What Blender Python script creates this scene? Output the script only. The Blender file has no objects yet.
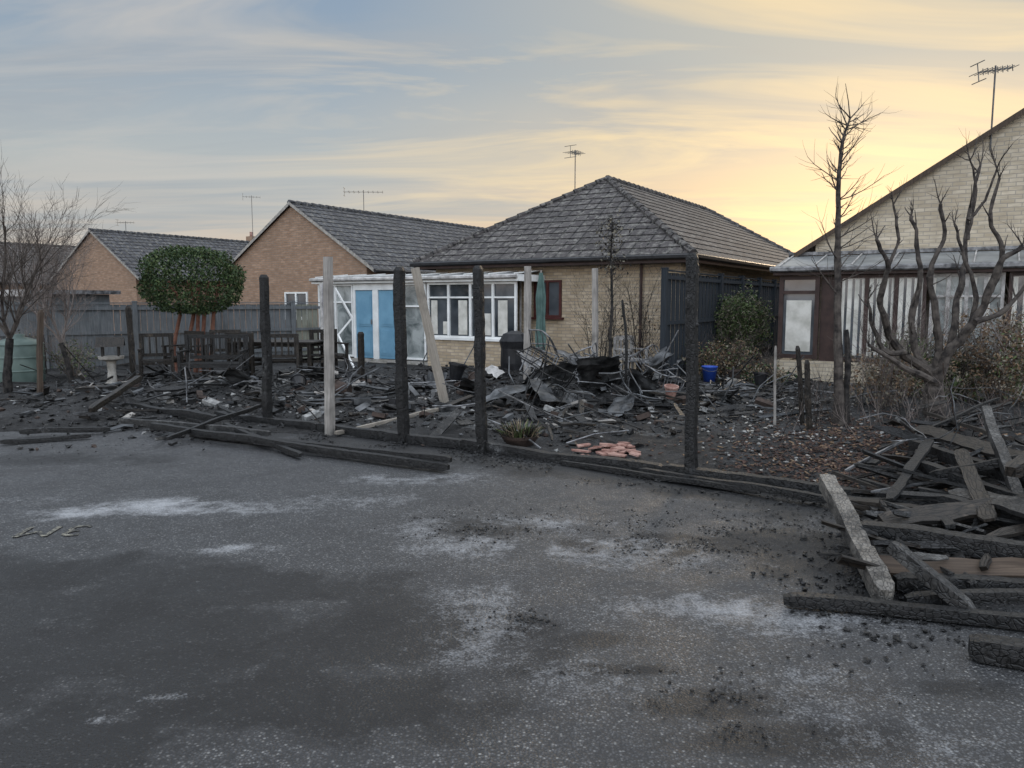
import bpy, math, random
from mathutils import Vector, Matrix, noise, Quaternion
random.seed(11)
R=random.random
U=random.uniform
def HG(s): return min(abs(random.gauss(0,s)),2.3*s)
scene=bpy.context.scene
# ------------------------------------------------------------------ camera
F=770.0; TH=math.radians(6.2); CH=1.6
cam=bpy.data.cameras.new("camera"); cam.sensor_width=36; cam.lens=36*F/1024; cam.clip_end=3000; cam.clip_start=.05
co=bpy.data.objects.new("camera",cam); scene.collection.objects.link(co)
co.location=(0,0,CH); co.rotation_euler=(math.pi/2-TH,0,0); scene.camera=co
try:
    scene.view_settings.view_transform='Standard'; scene.view_settings.look='None'; scene.view_settings.exposure=0
except Exception: pass
# survey helpers: bearings measured from the viewpoint -> real positions
def ray(px,py):
    a=(px-512)/F; b=(384-py)/F
    return Vector((a,math.cos(TH)+b*math.sin(TH),-math.sin(TH)+b*math.cos(TH)))
def G(px,py,z=0.0):
    r=ray(px,py); s=(z-CH)/r.z
    return Vector((0,0,CH))+r*s
def W(px,py,y):
    r=ray(px,py); return Vector((0,0,CH))+r*(y/r.y)
XL=Vector((.8486,-.5291,0)).normalized(); YL=Vector((.5291,.8486,0)).normalized()
ROT=math.atan2(XL.y,XL.x)
S0=Vector((1.6,6.84,0))
def S(a,b,z=0): return S0-XL*a+YL*b+Vector((0,0,z))
def toS(p):
    d=Vector((p[0],p[1],0))-S0
    return -d.dot(XL), d.dot(YL)
def hit(px,py,O,yoff):
    r=ray(px,py); P0=Vector(O)+YL*yoff-Vector((0,0,CH))
    k=r.x/r.y
    x=(k*P0.y-P0.x)/(XL.x-k*XL.y)
    y=P0.y+x*XL.y
    return x, CH+r.z*y/r.y
# ------------------------------------------------------------------ mesh builder
class MB:
    def __init__(s): s.v=[];s.f=[];s.m=[];s.uv=[];s.mats=[]
    def mi(s,mat):
        if mat not in s.mats: s.mats.append(mat)
        return s.mats.index(mat)
    def face(s,pts,mat,uv=None):
        i=len(s.v); s.v.extend([tuple(p) for p in pts]); s.f.append(tuple(range(i,i+len(pts)))); s.m.append(s.mi(mat))
        if uv is None:
            p=[Vector(q) for q in pts]
            n=(p[1]-p[0]).cross(p[2]-p[0])
            if n.length<1e-12: n=Vector((0,0,1))
            n.normalize()
            t=Vector((0,0,1)).cross(n)
            if t.length<.05: t=Vector((1,0,0))
            t.normalize(); b=n.cross(t)
            uv=[(q.dot(t),q.dot(b)) for q in p]
        s.uv.append(uv)
    def idx(s,vs,fs,mat,uvs):
        i=len(s.v); s.v.extend([tuple(p) for p in vs]); m=s.mi(mat)
        for f,u in zip(fs,uvs):
            s.f.append(tuple(i+k for k in f)); s.m.append(m); s.uv.append(u)
    def box(s,lo,hi,mat,M=None):
        x0,y0,z0=lo;x1,y1,z1=hi
        c=[Vector(q) for q in [(x0,y0,z0),(x1,y0,z0),(x1,y1,z0),(x0,y1,z0),(x0,y0,z1),(x1,y0,z1),(x1,y1,z1),(x0,y1,z1)]]
        if M is not None: c=[M@q for q in c]
        for f in [(3,2,1,0),(4,5,6,7),(0,1,5,4),(1,2,6,5),(2,3,7,6),(3,0,4,7)]:
            s.face([c[k] for k in f],mat)
    def tube(s,pts,rad,mat,n=6,cap=True,jit=0,square=0):
        pts=[Vector(p) for p in pts]
        if not hasattr(rad,'__len__'): rad=[rad]*len(pts)
        vs=[];up=None;L=0
        Ls=[]
        for i,p in enumerate(pts):
            if i==0: d=pts[1]-p
            elif i==len(pts)-1: d=p-pts[i-1]
            else: d=pts[i+1]-pts[i-1]
            if d.length<1e-9: d=Vector((0,0,1))
            d.normalize()
            if up is None:
                up=Vector((0,0,1)) if abs(d.z)<.8 else Vector((1,0,0))
                if square and abs(d.z)>=.8: up=YL.copy()
            x=up.cross(d)
            if x.length<1e-6: x=d.orthogonal()
            x.normalize(); up=d.cross(x).normalized()
            if i: L+=(p-pts[i-1]).length
            Ls.append(L)
            for k in range(n):
                an=2*math.pi*(k if square else k+.5)/n
                r=rad[i]
                if square: 
                    c,sn=math.cos(an),math.sin(an); r=r*min(1.34,1/max(abs(c),abs(sn)))
                if jit: r*=1+U(-jit,jit)
                vs.append(p+(x*math.cos(an)+up*math.sin(an))*r)
        fs=[];uvs=[]
        off=R()*50
        for i in range(len(pts)-1):
            for k in range(n):
                k2=(k+1)%n
                fs.append((i*n+k,i*n+k2,(i+1)*n+k2,(i+1)*n+k))
                w=2*math.pi*rad[0 if not square else min(2,len(rad)-1)]/n
                uvs.append([(off+k*w,off+Ls[i]),(off+(k+1)*w,off+Ls[i]),(off+(k+1)*w,off+Ls[i+1]),(off+k*w,off+Ls[i+1])])
        if cap:
            for base,rev in ((0,True),((len(pts)-1)*n,False)):
                f=[base+k for k in range(n)]
                if rev: f=f[::-1]
                fs.append(tuple(f)); uvs.append([(vs[q].x*1.0,vs[q].y+vs[q].z) for q in f])
        s.idx(vs,fs,mat,uvs)
    def beam(s,p0,p1,r,mat,jit=.05,seg=.07,r1=None,sag=0,n=8,wob=.0):
        p0=Vector(p0);p1=Vector(p1);L=(p1-p0).length;k=max(2,int(L/seg))
        r1=r if r1 is None else r1
        ph=R()*100
        pts=[];rd=[]
        for i in range(k+1):
            t=i/k; p=p0.lerp(p1,t); p.z-=sag*4*t*(1-t)
            if wob:
                nv=noise.noise_vector(Vector((ph,t*L*1.5,0)))
                p+=nv*wob
            pts.append(p); rd.append((r+(r1-r)*t)*(1+jit*2.2*noise.noise(Vector((ph,t*L*5,3)))))
        if jit>.04: rd[0]*=.7; rd[-1]*=.6
        s.tube(pts,rd,mat,n=n,jit=jit*.7,square=1)
    def board(s,p0,p1,w,t,mat,roll=0):
        p0=Vector(p0);p1=Vector(p1);d=(p1-p0);L=d.length;d.normalize();k=max(3,int(L/.08))
        x=Vector((0,0,1)).cross(d).normalized(); up=d.cross(x); x2=x*math.cos(roll)+up*math.sin(roll); up2=up*math.cos(roll)-x*math.sin(roll)
        vs=[];o=R()*40;ph=R()*40
        for i in range(k+1):
            c=p0+d*L*i/k+up2*.015*noise.noise(Vector((ph,i*.3,0))); e=.6 if i in(0,k) else 1
            wl=w*.5*e*(1+.3*noise.noise(Vector((ph,i*.5,3))))+U(-.003,.003); wr=w*.5*e*(1+.3*noise.noise(Vector((ph,i*.5,9))))+U(-.003,.003); tt=t*.5*U(.8,1.1)
            vs+=[c-x2*wl-up2*tt,c+x2*wr-up2*tt,c+x2*wr+up2*tt,c-x2*wl+up2*tt]
        fs=[];uvs=[]
        for i in range(k):
            for q in range(4):
                q2=(q+1)%4; fs.append((i*4+q,(i+1)*4+q,(i+1)*4+q2,i*4+q2)); u0=o+(q*w); v0=o+i*L/k;v1=o+(i+1)*L/k; uvs.append([(u0,v0),(u0,v1),(u0+w,v1),(u0+w,v0)])
        fs+=[(3,2,1,0),(k*4,k*4+1,k*4+2,k*4+3)]; uvs+=[[(0,0),(w,0),(w,t),(0,t)]]*2
        s.idx(vs,fs,mat,uvs)
    def plank(s,c,L,w,t,yaw,pitch,roll,mat,bend=0):
        M=Matrix.Translation(c)@Matrix.Rotation(yaw,4,'Z')@Matrix.Rotation(pitch,4,'Y')@Matrix.Rotation(roll,4,'X')
        k=3;vs=[]
        for i in range(k+1):
            x=-L/2+L*i/k; j=U(-.2,.2)*w; w_=w*(U(.4,1) if i in (0,k) else 1)
            for (y,z) in ((-w_/2,-t/2),(w_/2+j,-t/2),(w_/2+j,t/2),(-w_/2,t/2)):
                vs.append(M@Vector((x+U(-.03,.03)*L,y,z+bend*math.sin(i*2+1))))
        fs=[];uvs=[];o=R()*30
        for i in range(k):
            for q in range(4):
                q2=(q+1)%4
                fs.append((i*4+q,(i+1)*4+q,(i+1)*4+q2,i*4+q2))
                uvs.append([(o+q*w,o+i*L/k),(o+q*w,o+(i+1)*L/k),(o+q*w+w,o+(i+1)*L/k),(o+q*w+w,o+i*L/k)])
        fs+= [(3,2,1,0),(k*4,k*4+1,k*4+2,k*4+3)]; uvs+=[[(0,0),(w,0),(w,t),(0,t)]]*2
        s.idx(vs,fs,mat,uvs)
    def chunk(s,c,r,mat,flat=.6):
        q=Quaternion((U(-1,1),U(-1,1),U(-1,1),U(-1,1))).normalized()
        vs=[]
        for d in ((1,0,0),(-1,0,0),(0,1,0),(0,-1,0),(0,0,1),(0,0,-1)):
            v=q@(Vector(d)*r*U(.4,1.4)); v.z*=flat; vs.append(Vector(c)+v)
        fs=[(0,2,4),(2,1,4),(1,3,4),(3,0,4),(2,0,5),(1,2,5),(3,1,5),(0,3,5)]
        o=R()*40
        s.idx(vs,fs,mat,[[(o,o),(o+r,o),(o,o+r)]]*8)
    def leaf(s,c,sz,mat,asp=.55,d=None):
        if d is None: d=Vector((U(-1,1),U(-1,1),U(-1,1)))
        d=d.normalized() if d.length>0 else Vector((0,0,1))
        e=d.orthogonal(); e.rotate(Quaternion(d,U(0,6.28))); e.normalize()
        c=Vector(c)
        s.idx([c-d*sz*.5,c+e*sz*asp*.5,c+d*sz*.5,c-e*sz*asp*.5],[(0,1,2,3)],mat,[[(0,0),(1,0),(1,1),(0,1)]])
    def build(s,name,parent=None,smooth=False):
        me=bpy.data.meshes.new(name); me.from_pydata(s.v,[],s.f)
        for m in s.mats: me.materials.append(m)
        me.polygons.foreach_set('material_index',s.m)
        ul=me.uv_layers.new(name='UVMap'); flat=[]
        for u in s.uv:
            for q in u: flat.extend(q)
        ul.data.foreach_set('uv',flat)
        if smooth: me.polygons.foreach_set('use_smooth',[True]*len(s.f))
        me.update()
        o=bpy.data.objects.new(name,me); scene.collection.objects.link(o)
        if parent: o.parent=parent
        return o
def empty(name,loc=(0,0,0),rot=0):
    e=bpy.data.objects.new(name,None); scene.collection.objects.link(e); e.location=loc; e.rotation_euler=(0,0,rot); e.empty_display_size=.3
    return e
# ------------------------------------------------------------------ materials
class NT:
    def __init__(s,name):
        s.mat=bpy.data.materials.new(name); s.mat.use_nodes=True; s.t=s.mat.node_tree; s.n=s.t.nodes; s.p=s.n['Principled BSDF']
    def new(s,ty,**k):
        n=s.n.new(ty)
        for a,b in k.items():
            if a in n.inputs: n.inputs[a].default_value=b
            else: setattr(n,a,b)
        return n
    def l(s,a,b): s.t.links.new(a,b)
    def coord(s,kind='Object',sc=(1,1,1)):
        tc=s.new('ShaderNodeTexCoord'); mp=s.new('ShaderNodeMapping'); mp.inputs['Scale'].default_value=sc
        s.l(tc.outputs[kind],mp.inputs['Vector']); return mp.outputs['Vector']
    def noise(s,vec,scale,detail=4,rough=.6,dist=0):
        n=s.new('ShaderNodeTexNoise'); n.inputs['Scale'].default_value=scale; n.inputs['Detail'].default_value=detail; n.inputs['Roughness'].default_value=rough; n.inputs['Distortion'].default_value=dist
        s.l(vec,n.inputs['Vector']); return n.outputs['Fac']
    def ramp(s,fac,stops):
        r=s.new('ShaderNodeValToRGB'); e=r.color_ramp.elements
        while len(e)<len(stops): e.new(.5)
        for q,(p,c) in zip(e,stops):
            q.position=p; q.color=(tuple(c)[:3]+(1,)) if hasattr(c,'__len__') else (c,c,c,1)
        s.l(fac,r.inputs[0]); return r.outputs[0]
    def mix(s,fac,a,b,mode='MIX'):
        m=s.new('ShaderNodeMix',data_type='RGBA',blend_type=mode)
        for v,i in ((fac,0),(a,6),(b,7)):
            if hasattr(v,'links'): s.l(v,m.inputs[i])
            elif hasattr(v,'__len__'): m.inputs[i].default_value=tuple(v)[:3]+(1,)
            else: m.inputs[i].default_value=v
        return m.outputs[2]
    def math(s,op,a,b=0.0,clamp=False):
        m=s.new('ShaderNodeMath',operation=op); m.use_clamp=clamp
        for v,i in ((a,0),(b,1)):
            if hasattr(v,'links'): s.l(v,m.inputs[i])
            else: m.inputs[i].default_value=v
        return m.outputs[0]
    def bump(s,h,strength=.5,dist=.01):
        b=s.new('ShaderNodeBump'); b.inputs['Strength'].default_value=strength; b.inputs['Distance'].default_value=dist
        s.l(h,b.inputs['Height']); s.l(b.outputs[0],s.p.inputs['Normal']); return b
    def col(s,c): s.l(c,s.p.inputs['Base Color'])
    def rough(s,r,spec=.5,metal=0):
        s.p.inputs['Roughness'].default_value=r; s.p.inputs['Specular IOR Level'].default_value=spec; s.p.inputs['Metallic'].default_value=metal
def nm(name,c1,c2,scale=5,rough=.8,bump=.3,bd=.01,kind='Object',sc=(1,1,1),spec=.25,metal=0,lo=.35,hi=.65,detail=3):
    m=NT(name); v=m.coord(kind,sc); n=m.noise(v,scale,detail)
    m.col(m.ramp(n,[(lo,c1),(hi,c2)])); m.rough(rough,spec,metal)
    if bump: m.bump(n,bump,bd)
    return m.mat
def char_mat(name,ash=.62,ashc=(.15,.15,.15),c0=(.0015,.0015,.0015),c1=(.024,.0235,.0235),sc=(1,.6,1),bs=.6,vs=44):
    m=NT(name); v=m.coord('UV',sc)
    wv=m.noise(v,14,2); ad=m.new('ShaderNodeVectorMath',operation='ADD'); m.l(v,ad.inputs[0])
    cbn=m.new('ShaderNodeCombineXYZ'); m.l(m.math('MULTIPLY',wv,.05),cbn.inputs[0]); m.l(m.math('MULTIPLY',wv,.03),cbn.inputs[1]); m.l(cbn.outputs[0],ad.inputs[1])
    vo=m.new('ShaderNodeTexVoronoi',feature='DISTANCE_TO_EDGE'); vo.inputs['Scale'].default_value=vs; vo.inputs['Randomness'].default_value=.75; m.l(ad.outputs[0],vo.inputs['Vector'])
    crack=m.ramp(vo.outputs[0],[(.01,0.0),(.10,1.0)])
    n2=m.noise(m.coord('Object'),26,4,.7)
    base=m.mix(crack,c0,m.ramp(n2,[(.3,tuple(k*.25 for k in c1)),(.75,c1)]))
    an=m.noise(m.coord('Object'),4,5,.72)
    am=m.ramp(an,[(ash,0.0),(ash+.16,.9)])
    m.col(m.mix(m.math('MULTIPLY',am,m.math('ADD',.3,m.math('MULTIPLY',crack,.7))),base,ashc)); m.rough(.5,.35)
    h=m.math('ADD',m.math('MULTIPLY',crack,.5),n2); m.bump(h,bs,.012)
    return m.mat
CHAR=char_mat("charred_wood")
CHARASH=char_mat("ash_coated_char",.5,(.13,.127,.122),(.008,.008,.008),(.05,.048,.046))
CHARLOG=char_mat("ashy_log",.42,(.19,.175,.155),(.02,.02,.019),(.09,.083,.076),(1,.5,1),.6,50)
CHARBR=char_mat("scorched_brown_wood",.56,(.09,.07,.052),(.004,.0035,.003),(.032,.025,.019),(1,.12,1))
def wood_mat(name,a,b,dark=.5):
    m=NT(name); v=m.coord('UV',(30,1.2,1)); n=m.noise(v,2.2,3,.6,.3); n2=m.noise(m.coord('Object'),2.5,3)
    c=m.ramp(n,[(.3,a),(.7,b)]); c=m.mix(m.ramp(n2,[(.45,0.0),(.75,dark)]),c,(.03,.027,.025)); m.col(c); m.rough(.8,.2); m.bump(n,.4,.004); return m.mat
GREYW=wood_mat("weathered_grey_wood",(.19,.175,.16),(.37,.345,.315),.75)
PALEW=wood_mat("pale_wood",(.20,.175,.145),(.33,.295,.25),.8)
BROWNW=wood_mat("brown_wood",(.04,.029,.022),(.095,.07,.052))
FENCEG=wood_mat("blue_grey_fence_paint",(.075,.082,.088),(.15,.157,.16),.4)
FENCEY=wood_mat("faded_fence_wood",(.13,.135,.112),(.23,.23,.185),.35)
FENCED=wood_mat("dark_fence_paint",(.012,.016,.021),(.034,.04,.047),.2)
def brick_mat(name,c1,c2,mortar):
    m=NT(name); v=m.coord('UV'); b=m.new('ShaderNodeTexBrick'); m.l(v,b.inputs['Vector'])
    b.inputs['Scale'].default_value=1; b.inputs['Brick Width'].default_value=.225; b.inputs['Row Height'].default_value=.075; b.inputs['Mortar Size'].default_value=.007
    b.inputs['Color1'].default_value=c1+(1,); b.inputs['Color2'].default_value=c2+(1,); b.inputs['Mortar'].default_value=mortar+(1,); b.inputs['Bias'].default_value=0
    n=m.noise(v,1.3,4); c=m.mix(m.ramp(n,[(.3,.0),(.8,.35)]),b.outputs[0],(.12,.10,.08)); 
    mp=m.new('ShaderNodeMapping'); mp.inputs['Scale'].default_value=(4.4,13.3,1); m.l(v,mp.inputs[0])
    n3=m.noise(mp.outputs[0],1,1); c=m.mix(m.ramp(n3,[(.35,.0),(.7,.55)]),c,tuple(k*.65 for k in c2))
    m.col(c); m.rough(.88,.2); m.bump(m.math('SUBTRACT',1,b.outputs['Fac']),.6,.008); return m.mat
BUFF=brick_mat("buff_brick",(.58,.47,.34),(.41,.32,.215),(.27,.24,.21))
BROWNB=brick_mat("brown_brick",(.38,.25,.17),(.28,.175,.115),(.23,.20,.17))
PALEB=brick_mat("cream_brick",(.58,.50,.385),(.45,.375,.27),(.32,.295,.255))
def roof_mat(name,a,b):
    m=NT(name); v=m.coord('UV'); br=m.new('ShaderNodeTexBrick'); m.l(v,br.inputs['Vector'])
    br.inputs['Scale'].default_value=1; br.inputs['Brick Width'].default_value=.3; br.inputs['Row Height'].default_value=.3; br.inputs['Mortar Size'].default_value=.02
    br.inputs['Color1'].default_value=a+(1,); br.inputs['Color2'].default_value=b+(1,); br.inputs['Mortar'].default_value=(.008,.008,.008,1)
    n=m.noise(v,6,5,.8); c=m.mix(m.ramp(n,[(.50,0.0),(.60,.8)]),br.outputs[0],(.20,.19,.17))
    n2=m.noise(v,.7,3); c=m.mix(m.ramp(n2,[(.4,0.0),(.7,.5)]),c,(.025,.024,.024))
    m.col(c); m.rough(.8,.25); m.bump(m.math('SUBTRACT',1,br.outputs['Fac']),.8,.02); return m.mat
ROOFG=roof_mat("dark_concrete_tiles",(.046,.040,.040),(.08,.072,.07))
ROOFB=roof_mat("slate_grey_tiles",(.044,.046,.054),(.072,.075,.083))
WHITE=nm("white_upvc",(.60,.60,.58),(.76,.76,.74),3,.4,0)
DIRTW=nm("dirty_white_paint",(.22,.21,.20),(.48,.46,.44),8,.5,.1)
BLUE=nm("blue_door_paint",(.12,.25,.35),(.16,.31,.42),3,.4,0)
BLUEP=nm("blue_plastic",(.02,.05,.28),(.03,.08,.36),3,.35,0)
REDW=nm("red_brown_frame_paint",(.055,.018,.016),(.09,.028,.024),5,.5,0)
DKBR=nm("dark_brown_frame",(.03,.018,.016),(.055,.033,.028),5,.5,0)
BLIND=nm("fabric_blind",(.4,.385,.34),(.6,.58,.53),4,.8,.1)
BLACKP=nm("black_plastic",(.008,.008,.009),(.02,.02,.022),8,.45,.1)
METAL=nm("scorched_aluminium",(.04,.04,.042),(.24,.24,.245),7,.45,.2,.004,metal=.4,spec=.4)
ALU=nm("aerial_aluminium",(.06,.06,.06),(.14,.14,.14),7,.5,0)
STEEL=nm("burnt_steel_sheet",(.018,.019,.02),(.15,.153,.157),4,.48,.5,.01,metal=.4,spec=.4,lo=.38,hi=.72)
RUST=nm("rusty_steel",(.025,.018,.015),(.06,.042,.034),12,.8,.3)
TERRA=nm("terracotta",(.20,.10,.08),(.38,.24,.20),9,.85,.3)
STONE=nm("stone",(.2,.185,.16),(.36,.34,.31),9,.9,.4)
ASHM=nm("ash_fragments",(.10,.10,.10),(.32,.315,.30),14,.95,.4)
MULCH=nm("bark_mulch",(.03,.018,.014),(.09,.055,.043),11,.9,.4)
BARK=nm("bark",(.035,.028,.024),(.095,.08,.07),14,.9,.6,.01)
BARKD=nm("burnt_bark",(.006,.006,.006),(.04,.035,.032),14,.85,.8,.015)
BARKP=nm("singed_bark",(.018,.015,.014),(.085,.072,.062),11,.85,.8,.015)
BARKR=nm("reddish_bark",(.11,.05,.035),(.19,.09,.06),12,.85,.5)
BARKL=nm("grey_twigs",(.11,.09,.08),(.19,.16,.145),9,.9,.1)
LEAFD=nm("dark_green_leaf",(.012,.026,.01),(.04,.07,.022),6,.6,0)
LEAFM=nm("mid_green_leaf",(.045,.065,.022),(.09,.12,.045),6,.6,0)
LEAFB=nm("scorched_leaf",(.10,.06,.035),(.19,.13,.08),6,.8,0)
LEAFG=nm("grey_dead_leaf",(.11,.1,.075),(.19,.17,.13),6,.8,0)
PARAG=nm("green_canvas",(.06,.105,.095),(.10,.16,.145),6,.8,.2)
TANKG=nm("pale_green_plastic",(.07,.10,.09),(.14,.185,.165),2,.4,0)
GRASSD=nm("dead_grass",(.14,.11,.07),(.28,.22,.15),10,.9,0)
m=NT("window_glass"); m.col(m.ramp(m.noise(m.coord('Object'),1.2,3),[(.35,(.02,.025,.03)),(.7,(.09,.10,.11))])); m.rough(.06,.8); GLASS=m.mat
m=NT("frosted_glass"); m.col(m.ramp(m.noise(m.coord('Object'),2.2,4,.6,.8),[(.35,(.07,.085,.085)),(.62,(.33,.35,.34))])); m.rough(.12,.6); GLASSL=m.mat
m=NT("dirty_polycarbonate"); m.col(m.ramp(m.noise(m.coord('Object'),1.5,4),[(.35,(.10,.105,.105)),(.7,(.24,.245,.24))])); m.rough(.45,.35); POLY=m.mat
# ------------------------------------------------------------------ world & light
w=bpy.data.worlds.new("World"); scene.world=w; w.use_nodes=True
nt=w.node_tree; nt.nodes.clear()
class WT(NT):
    def __init__(s): s.t=nt; s.n=nt.nodes
q=WT()
SAZ=math.radians(26); SEL=math.radians(6)
sd=Vector((math.sin(SAZ)*math.cos(SEL),math.cos(SAZ)*math.cos(SEL),math.sin(SEL)))
tc=q.new('ShaderNodeTexCoord'); sep=q.new('ShaderNodeSeparateXYZ'); q.l(tc.outputs['Generated'],sep.inputs[0])
X,Y,Z=sep.outputs
dt=q.new('ShaderNodeVectorMath',operation='DOT_PRODUCT'); dt.inputs[1].default_value=sd; q.l(tc.outputs['Generated'],dt.inputs[0]); sun=dt.outputs['Value']
base=q.ramp(Z,[(0,(.66,.53,.45)),(.07,(.65,.56,.50)),(.16,(.50,.53,.54)),(.3,(.31,.40,.51)),(.42,(.25,.35,.50)),(1,(.42,.45,.50))])
sf=q.ramp(sun,[(.78,0.0),(.92,.6),(.995,1.0)])
warm=q.ramp(Z,[(0,(.95,.56,.31)),(.09,(.92,.64,.39)),(.17,(.76,.62,.45)),(.27,(.50,.51,.48)),(.4,(.68,.62,.48))])
c=q.mix(sf,base,warm)
zz=q.math('ADD',q.math('MAXIMUM',Z,0),.13)
cb=q.new('ShaderNodeCombineXYZ'); q.l(q.math('DIVIDE',X,zz),cb.inputs[0]); q.l(q.math('DIVIDE',Y,zz),cb.inputs[1])
def cl_map(loc,rot,sc):
    mp=q.new('ShaderNodeMapping'); mp.inputs['Location'].default_value=loc; mp.inputs['Rotation'].default_value=(0,0,math.radians(rot)); mp.inputs['Scale'].default_value=sc; q.l(cb.outputs[0],mp.inputs[0]); return mp.outputs[0]
n2=q.noise(cl_map((3.3,7.1,0),10,(.30,1.25,1)),1.0,4,.6,1.0)   # grey-blue veils
c=q.mix(q.ramp(n2,[(.44,0.0),(.60,.8)]),c,q.mix(sf,(.40,.44,.49),(.49,.48,.46)))
n1=q.noise(cl_map((0,0,0),18,(.42,1.3,1)),1.6,5,.6,.8)  # lit streaks
ccol=q.mix(q.ramp(sun,[(.70,0.0),(.95,1.0)]),(.60,.58,.56),(1.0,.78,.46))
hm=q.ramp(Z,[(0,.35),(.1,.8),(1,.8)])
c=q.mix(q.math('MULTIPLY',q.ramp(n1,[(.46,0.0),(.66,1.0)]),hm),c,ccol)
hz=q.ramp(Z,[(.37,.30),(.62,1.0)])  # unseen sky brightened overhead and behind camera, added fill for ground and facades
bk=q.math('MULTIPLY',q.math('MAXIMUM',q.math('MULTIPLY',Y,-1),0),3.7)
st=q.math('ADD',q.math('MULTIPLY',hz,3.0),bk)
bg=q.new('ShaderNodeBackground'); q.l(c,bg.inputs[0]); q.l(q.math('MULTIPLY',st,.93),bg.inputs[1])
sky=q.new('ShaderNodeTexSky'); sky.sky_type='NISHITA'; sky.sun_disc=False; sky.sun_elevation=SEL; sky.sun_rotation=SAZ
bg2=q.new('ShaderNodeBackground'); q.l(sky.outputs[0],bg2.inputs[0]); bg2.inputs[1].default_value=.018
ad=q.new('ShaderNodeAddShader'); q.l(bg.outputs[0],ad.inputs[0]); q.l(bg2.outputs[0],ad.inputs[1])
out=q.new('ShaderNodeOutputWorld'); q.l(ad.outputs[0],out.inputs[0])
sl=bpy.data.lights.new("sun","SUN"); sl.energy=.9; sl.angle=math.radians(12); sl.color=(1,.76,.5)
so=bpy.data.objects.new("sun",sl); scene.collection.objects.link(so)
sd2=Vector((math.sin(SAZ)*.97,math.cos(SAZ)*.97,math.sin(math.radians(10)))); so.rotation_euler=(-sd2).to_track_quat('-Z','Y').to_euler(); so.location=(20,40,20)
# ------------------------------------------------------------------ ground
def sm(a,b,x):
    t=max(0,min(1,(x-a)/(b-a))); return t*t*(3-2*t)
def fbm(x,y,s,o=0): return noise.fractal(Vector((x*s+o,y*s-o,o*.7)),1.0,2.0,4)
ASH=[(175,508,.75,.25,1.0),(285,548,.55,.12,.75),(60,500,.6,.2,.4),(430,548,.5,.25,.7),(560,520,.6,.3,.7),(640,560,.7,.35,.6),(740,610,.6,.3,.65),(500,590,.35,.5,.65),(600,690,.5,.4,.35),(850,700,.5,.35,.35),(165,697,.06,.03,1.),(420,480,.7,.3,.6),(105,720,.05,.03,.6),(350,500,.8,.3,.45),(930,740,.4,.3,.3),(420,530,.25,.7,.5),(620,610,.4,.3,.55),(460,650,.2,.3,.4)]
SOOT=[(150,640,1.6,.65,1.),(330,700,.9,.35,1),(60,570,.8,.4,.85),(480,527,.42,.2,1),(690,545,.6,.22,1),(515,625,.26,.14,1),(705,705,.34,.14,1),(240,590,.9,.35,1),(770,545,.6,.3,1),(600,640,.3,.1,.8),(860,570,.8,.5,1),(780,740,.5,.12,.9),(380,610,.3,.25,.8),(60,460,1.4,.4,.7),(100,750,.7,.25,1),(620,670,.3,.06,.9),(950,690,.4,.12,.7),(400,575,.3,.1,.6)]
def wl(L): return [(G(a,b),rx,ry,s) for a,b,rx,ry,s in L]
ASHW=wl(ASH);SOOTW=wl(SOOT)
def blobs(L,x,y,nz):
    v=0
    for p,rx,ry,s in L:
        dx=(x-p.x)/rx;dy=(y-p.y)/ry; d=math.sqrt(dx*dx+dy*dy)+nz*1.1
        if d<1.6: v=max(v,s*(1-sm(.2,1.5,d)))
    return v
xs=[-900,-300,-100,-50,-30,-20,-14]+[-10+.055*i for i in range(int(17/.055)+1)]+[8,12,20,50,100,300,900]
ys=[-300,-60,-20,-6,-1,.5]+[1.2+.055*i for i in range(int(11/.055)+1)]+[13,15,18,22,30,50,100,300,900]
vs=[];soot=[];ash=[]
for y in ys:
    for x in xs:
        n1=fbm(x,y,1.3);n2=fbm(x,y,4,7)
        z=.004*noise.noise(Vector((x*.7,y*.7,0))) if (1<y<12 and -10<x<7) else 0
        vs.append((x,y,z))
        if -13<x<8 and 0<y<13:
            a,b=toS((x,y))
            so_=blobs(SOOTW,x,y,n1*.8+n2*.5)
            band=1-sm(.2,1.15+.5*n1,-b+ .3*n2) if b<0 else 1
            so_=max(so_,band)
            so_+=.28*n1+.2*n2
            as_=blobs(ASHW,x,y,n1*.9+n2*.7)*(1-.8*band)
            as_*=.75+.8*n2
        else: so_=.2;as_=0
        soot.append(max(0,min(1,so_)));ash.append(max(0,min(1,as_)))
nx=len(xs);fs=[]
for j in range(len(ys)-1):
    for i in range(nx-1): fs.append((j*nx+i,j*nx+i+1,(j+1)*nx+i+1,(j+1)*nx+i))
me=bpy.data.meshes.new("asphalt_ground"); me.from_pydata(vs,[],fs)
for nme,d in (("soot",soot),("ash",ash)):
    at=me.attributes.new(nme,'FLOAT','POINT'); at.data.foreach_set('value',d)
me.polygons.foreach_set('use_smooth',[True]*len(fs))
go=bpy.data.objects.new("asphalt_ground",me); scene.collection.objects.link(go)
m=NT("sooty_asphalt"); v=m.coord('Object')
at1=m.new('ShaderNodeAttribute',attribute_name='soot'); at2=m.new('ShaderNodeAttribute',attribute_name='ash')
vo=m.new('ShaderNodeTexVoronoi'); vo.inputs['Scale'].default_value=88; m.l(v,vo.inputs['Vector'])
nA=m.noise(v,2.2,5,.7,.4); nB=m.noise(v,13,5,.8); nC=m.noise(v,60,3,.8)
sepc=m.new('ShaderNodeSeparateColor'); m.l(vo.outputs['Color'],sepc.inputs[0])
tone=sepc.outputs[0]
stone=m.ramp(tone,[(.1,(.042,.043,.045)),(.6,(.075,.076,.08)),(.85,(.115,.116,.118)),(.99,(.28,.275,.265))])
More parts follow.
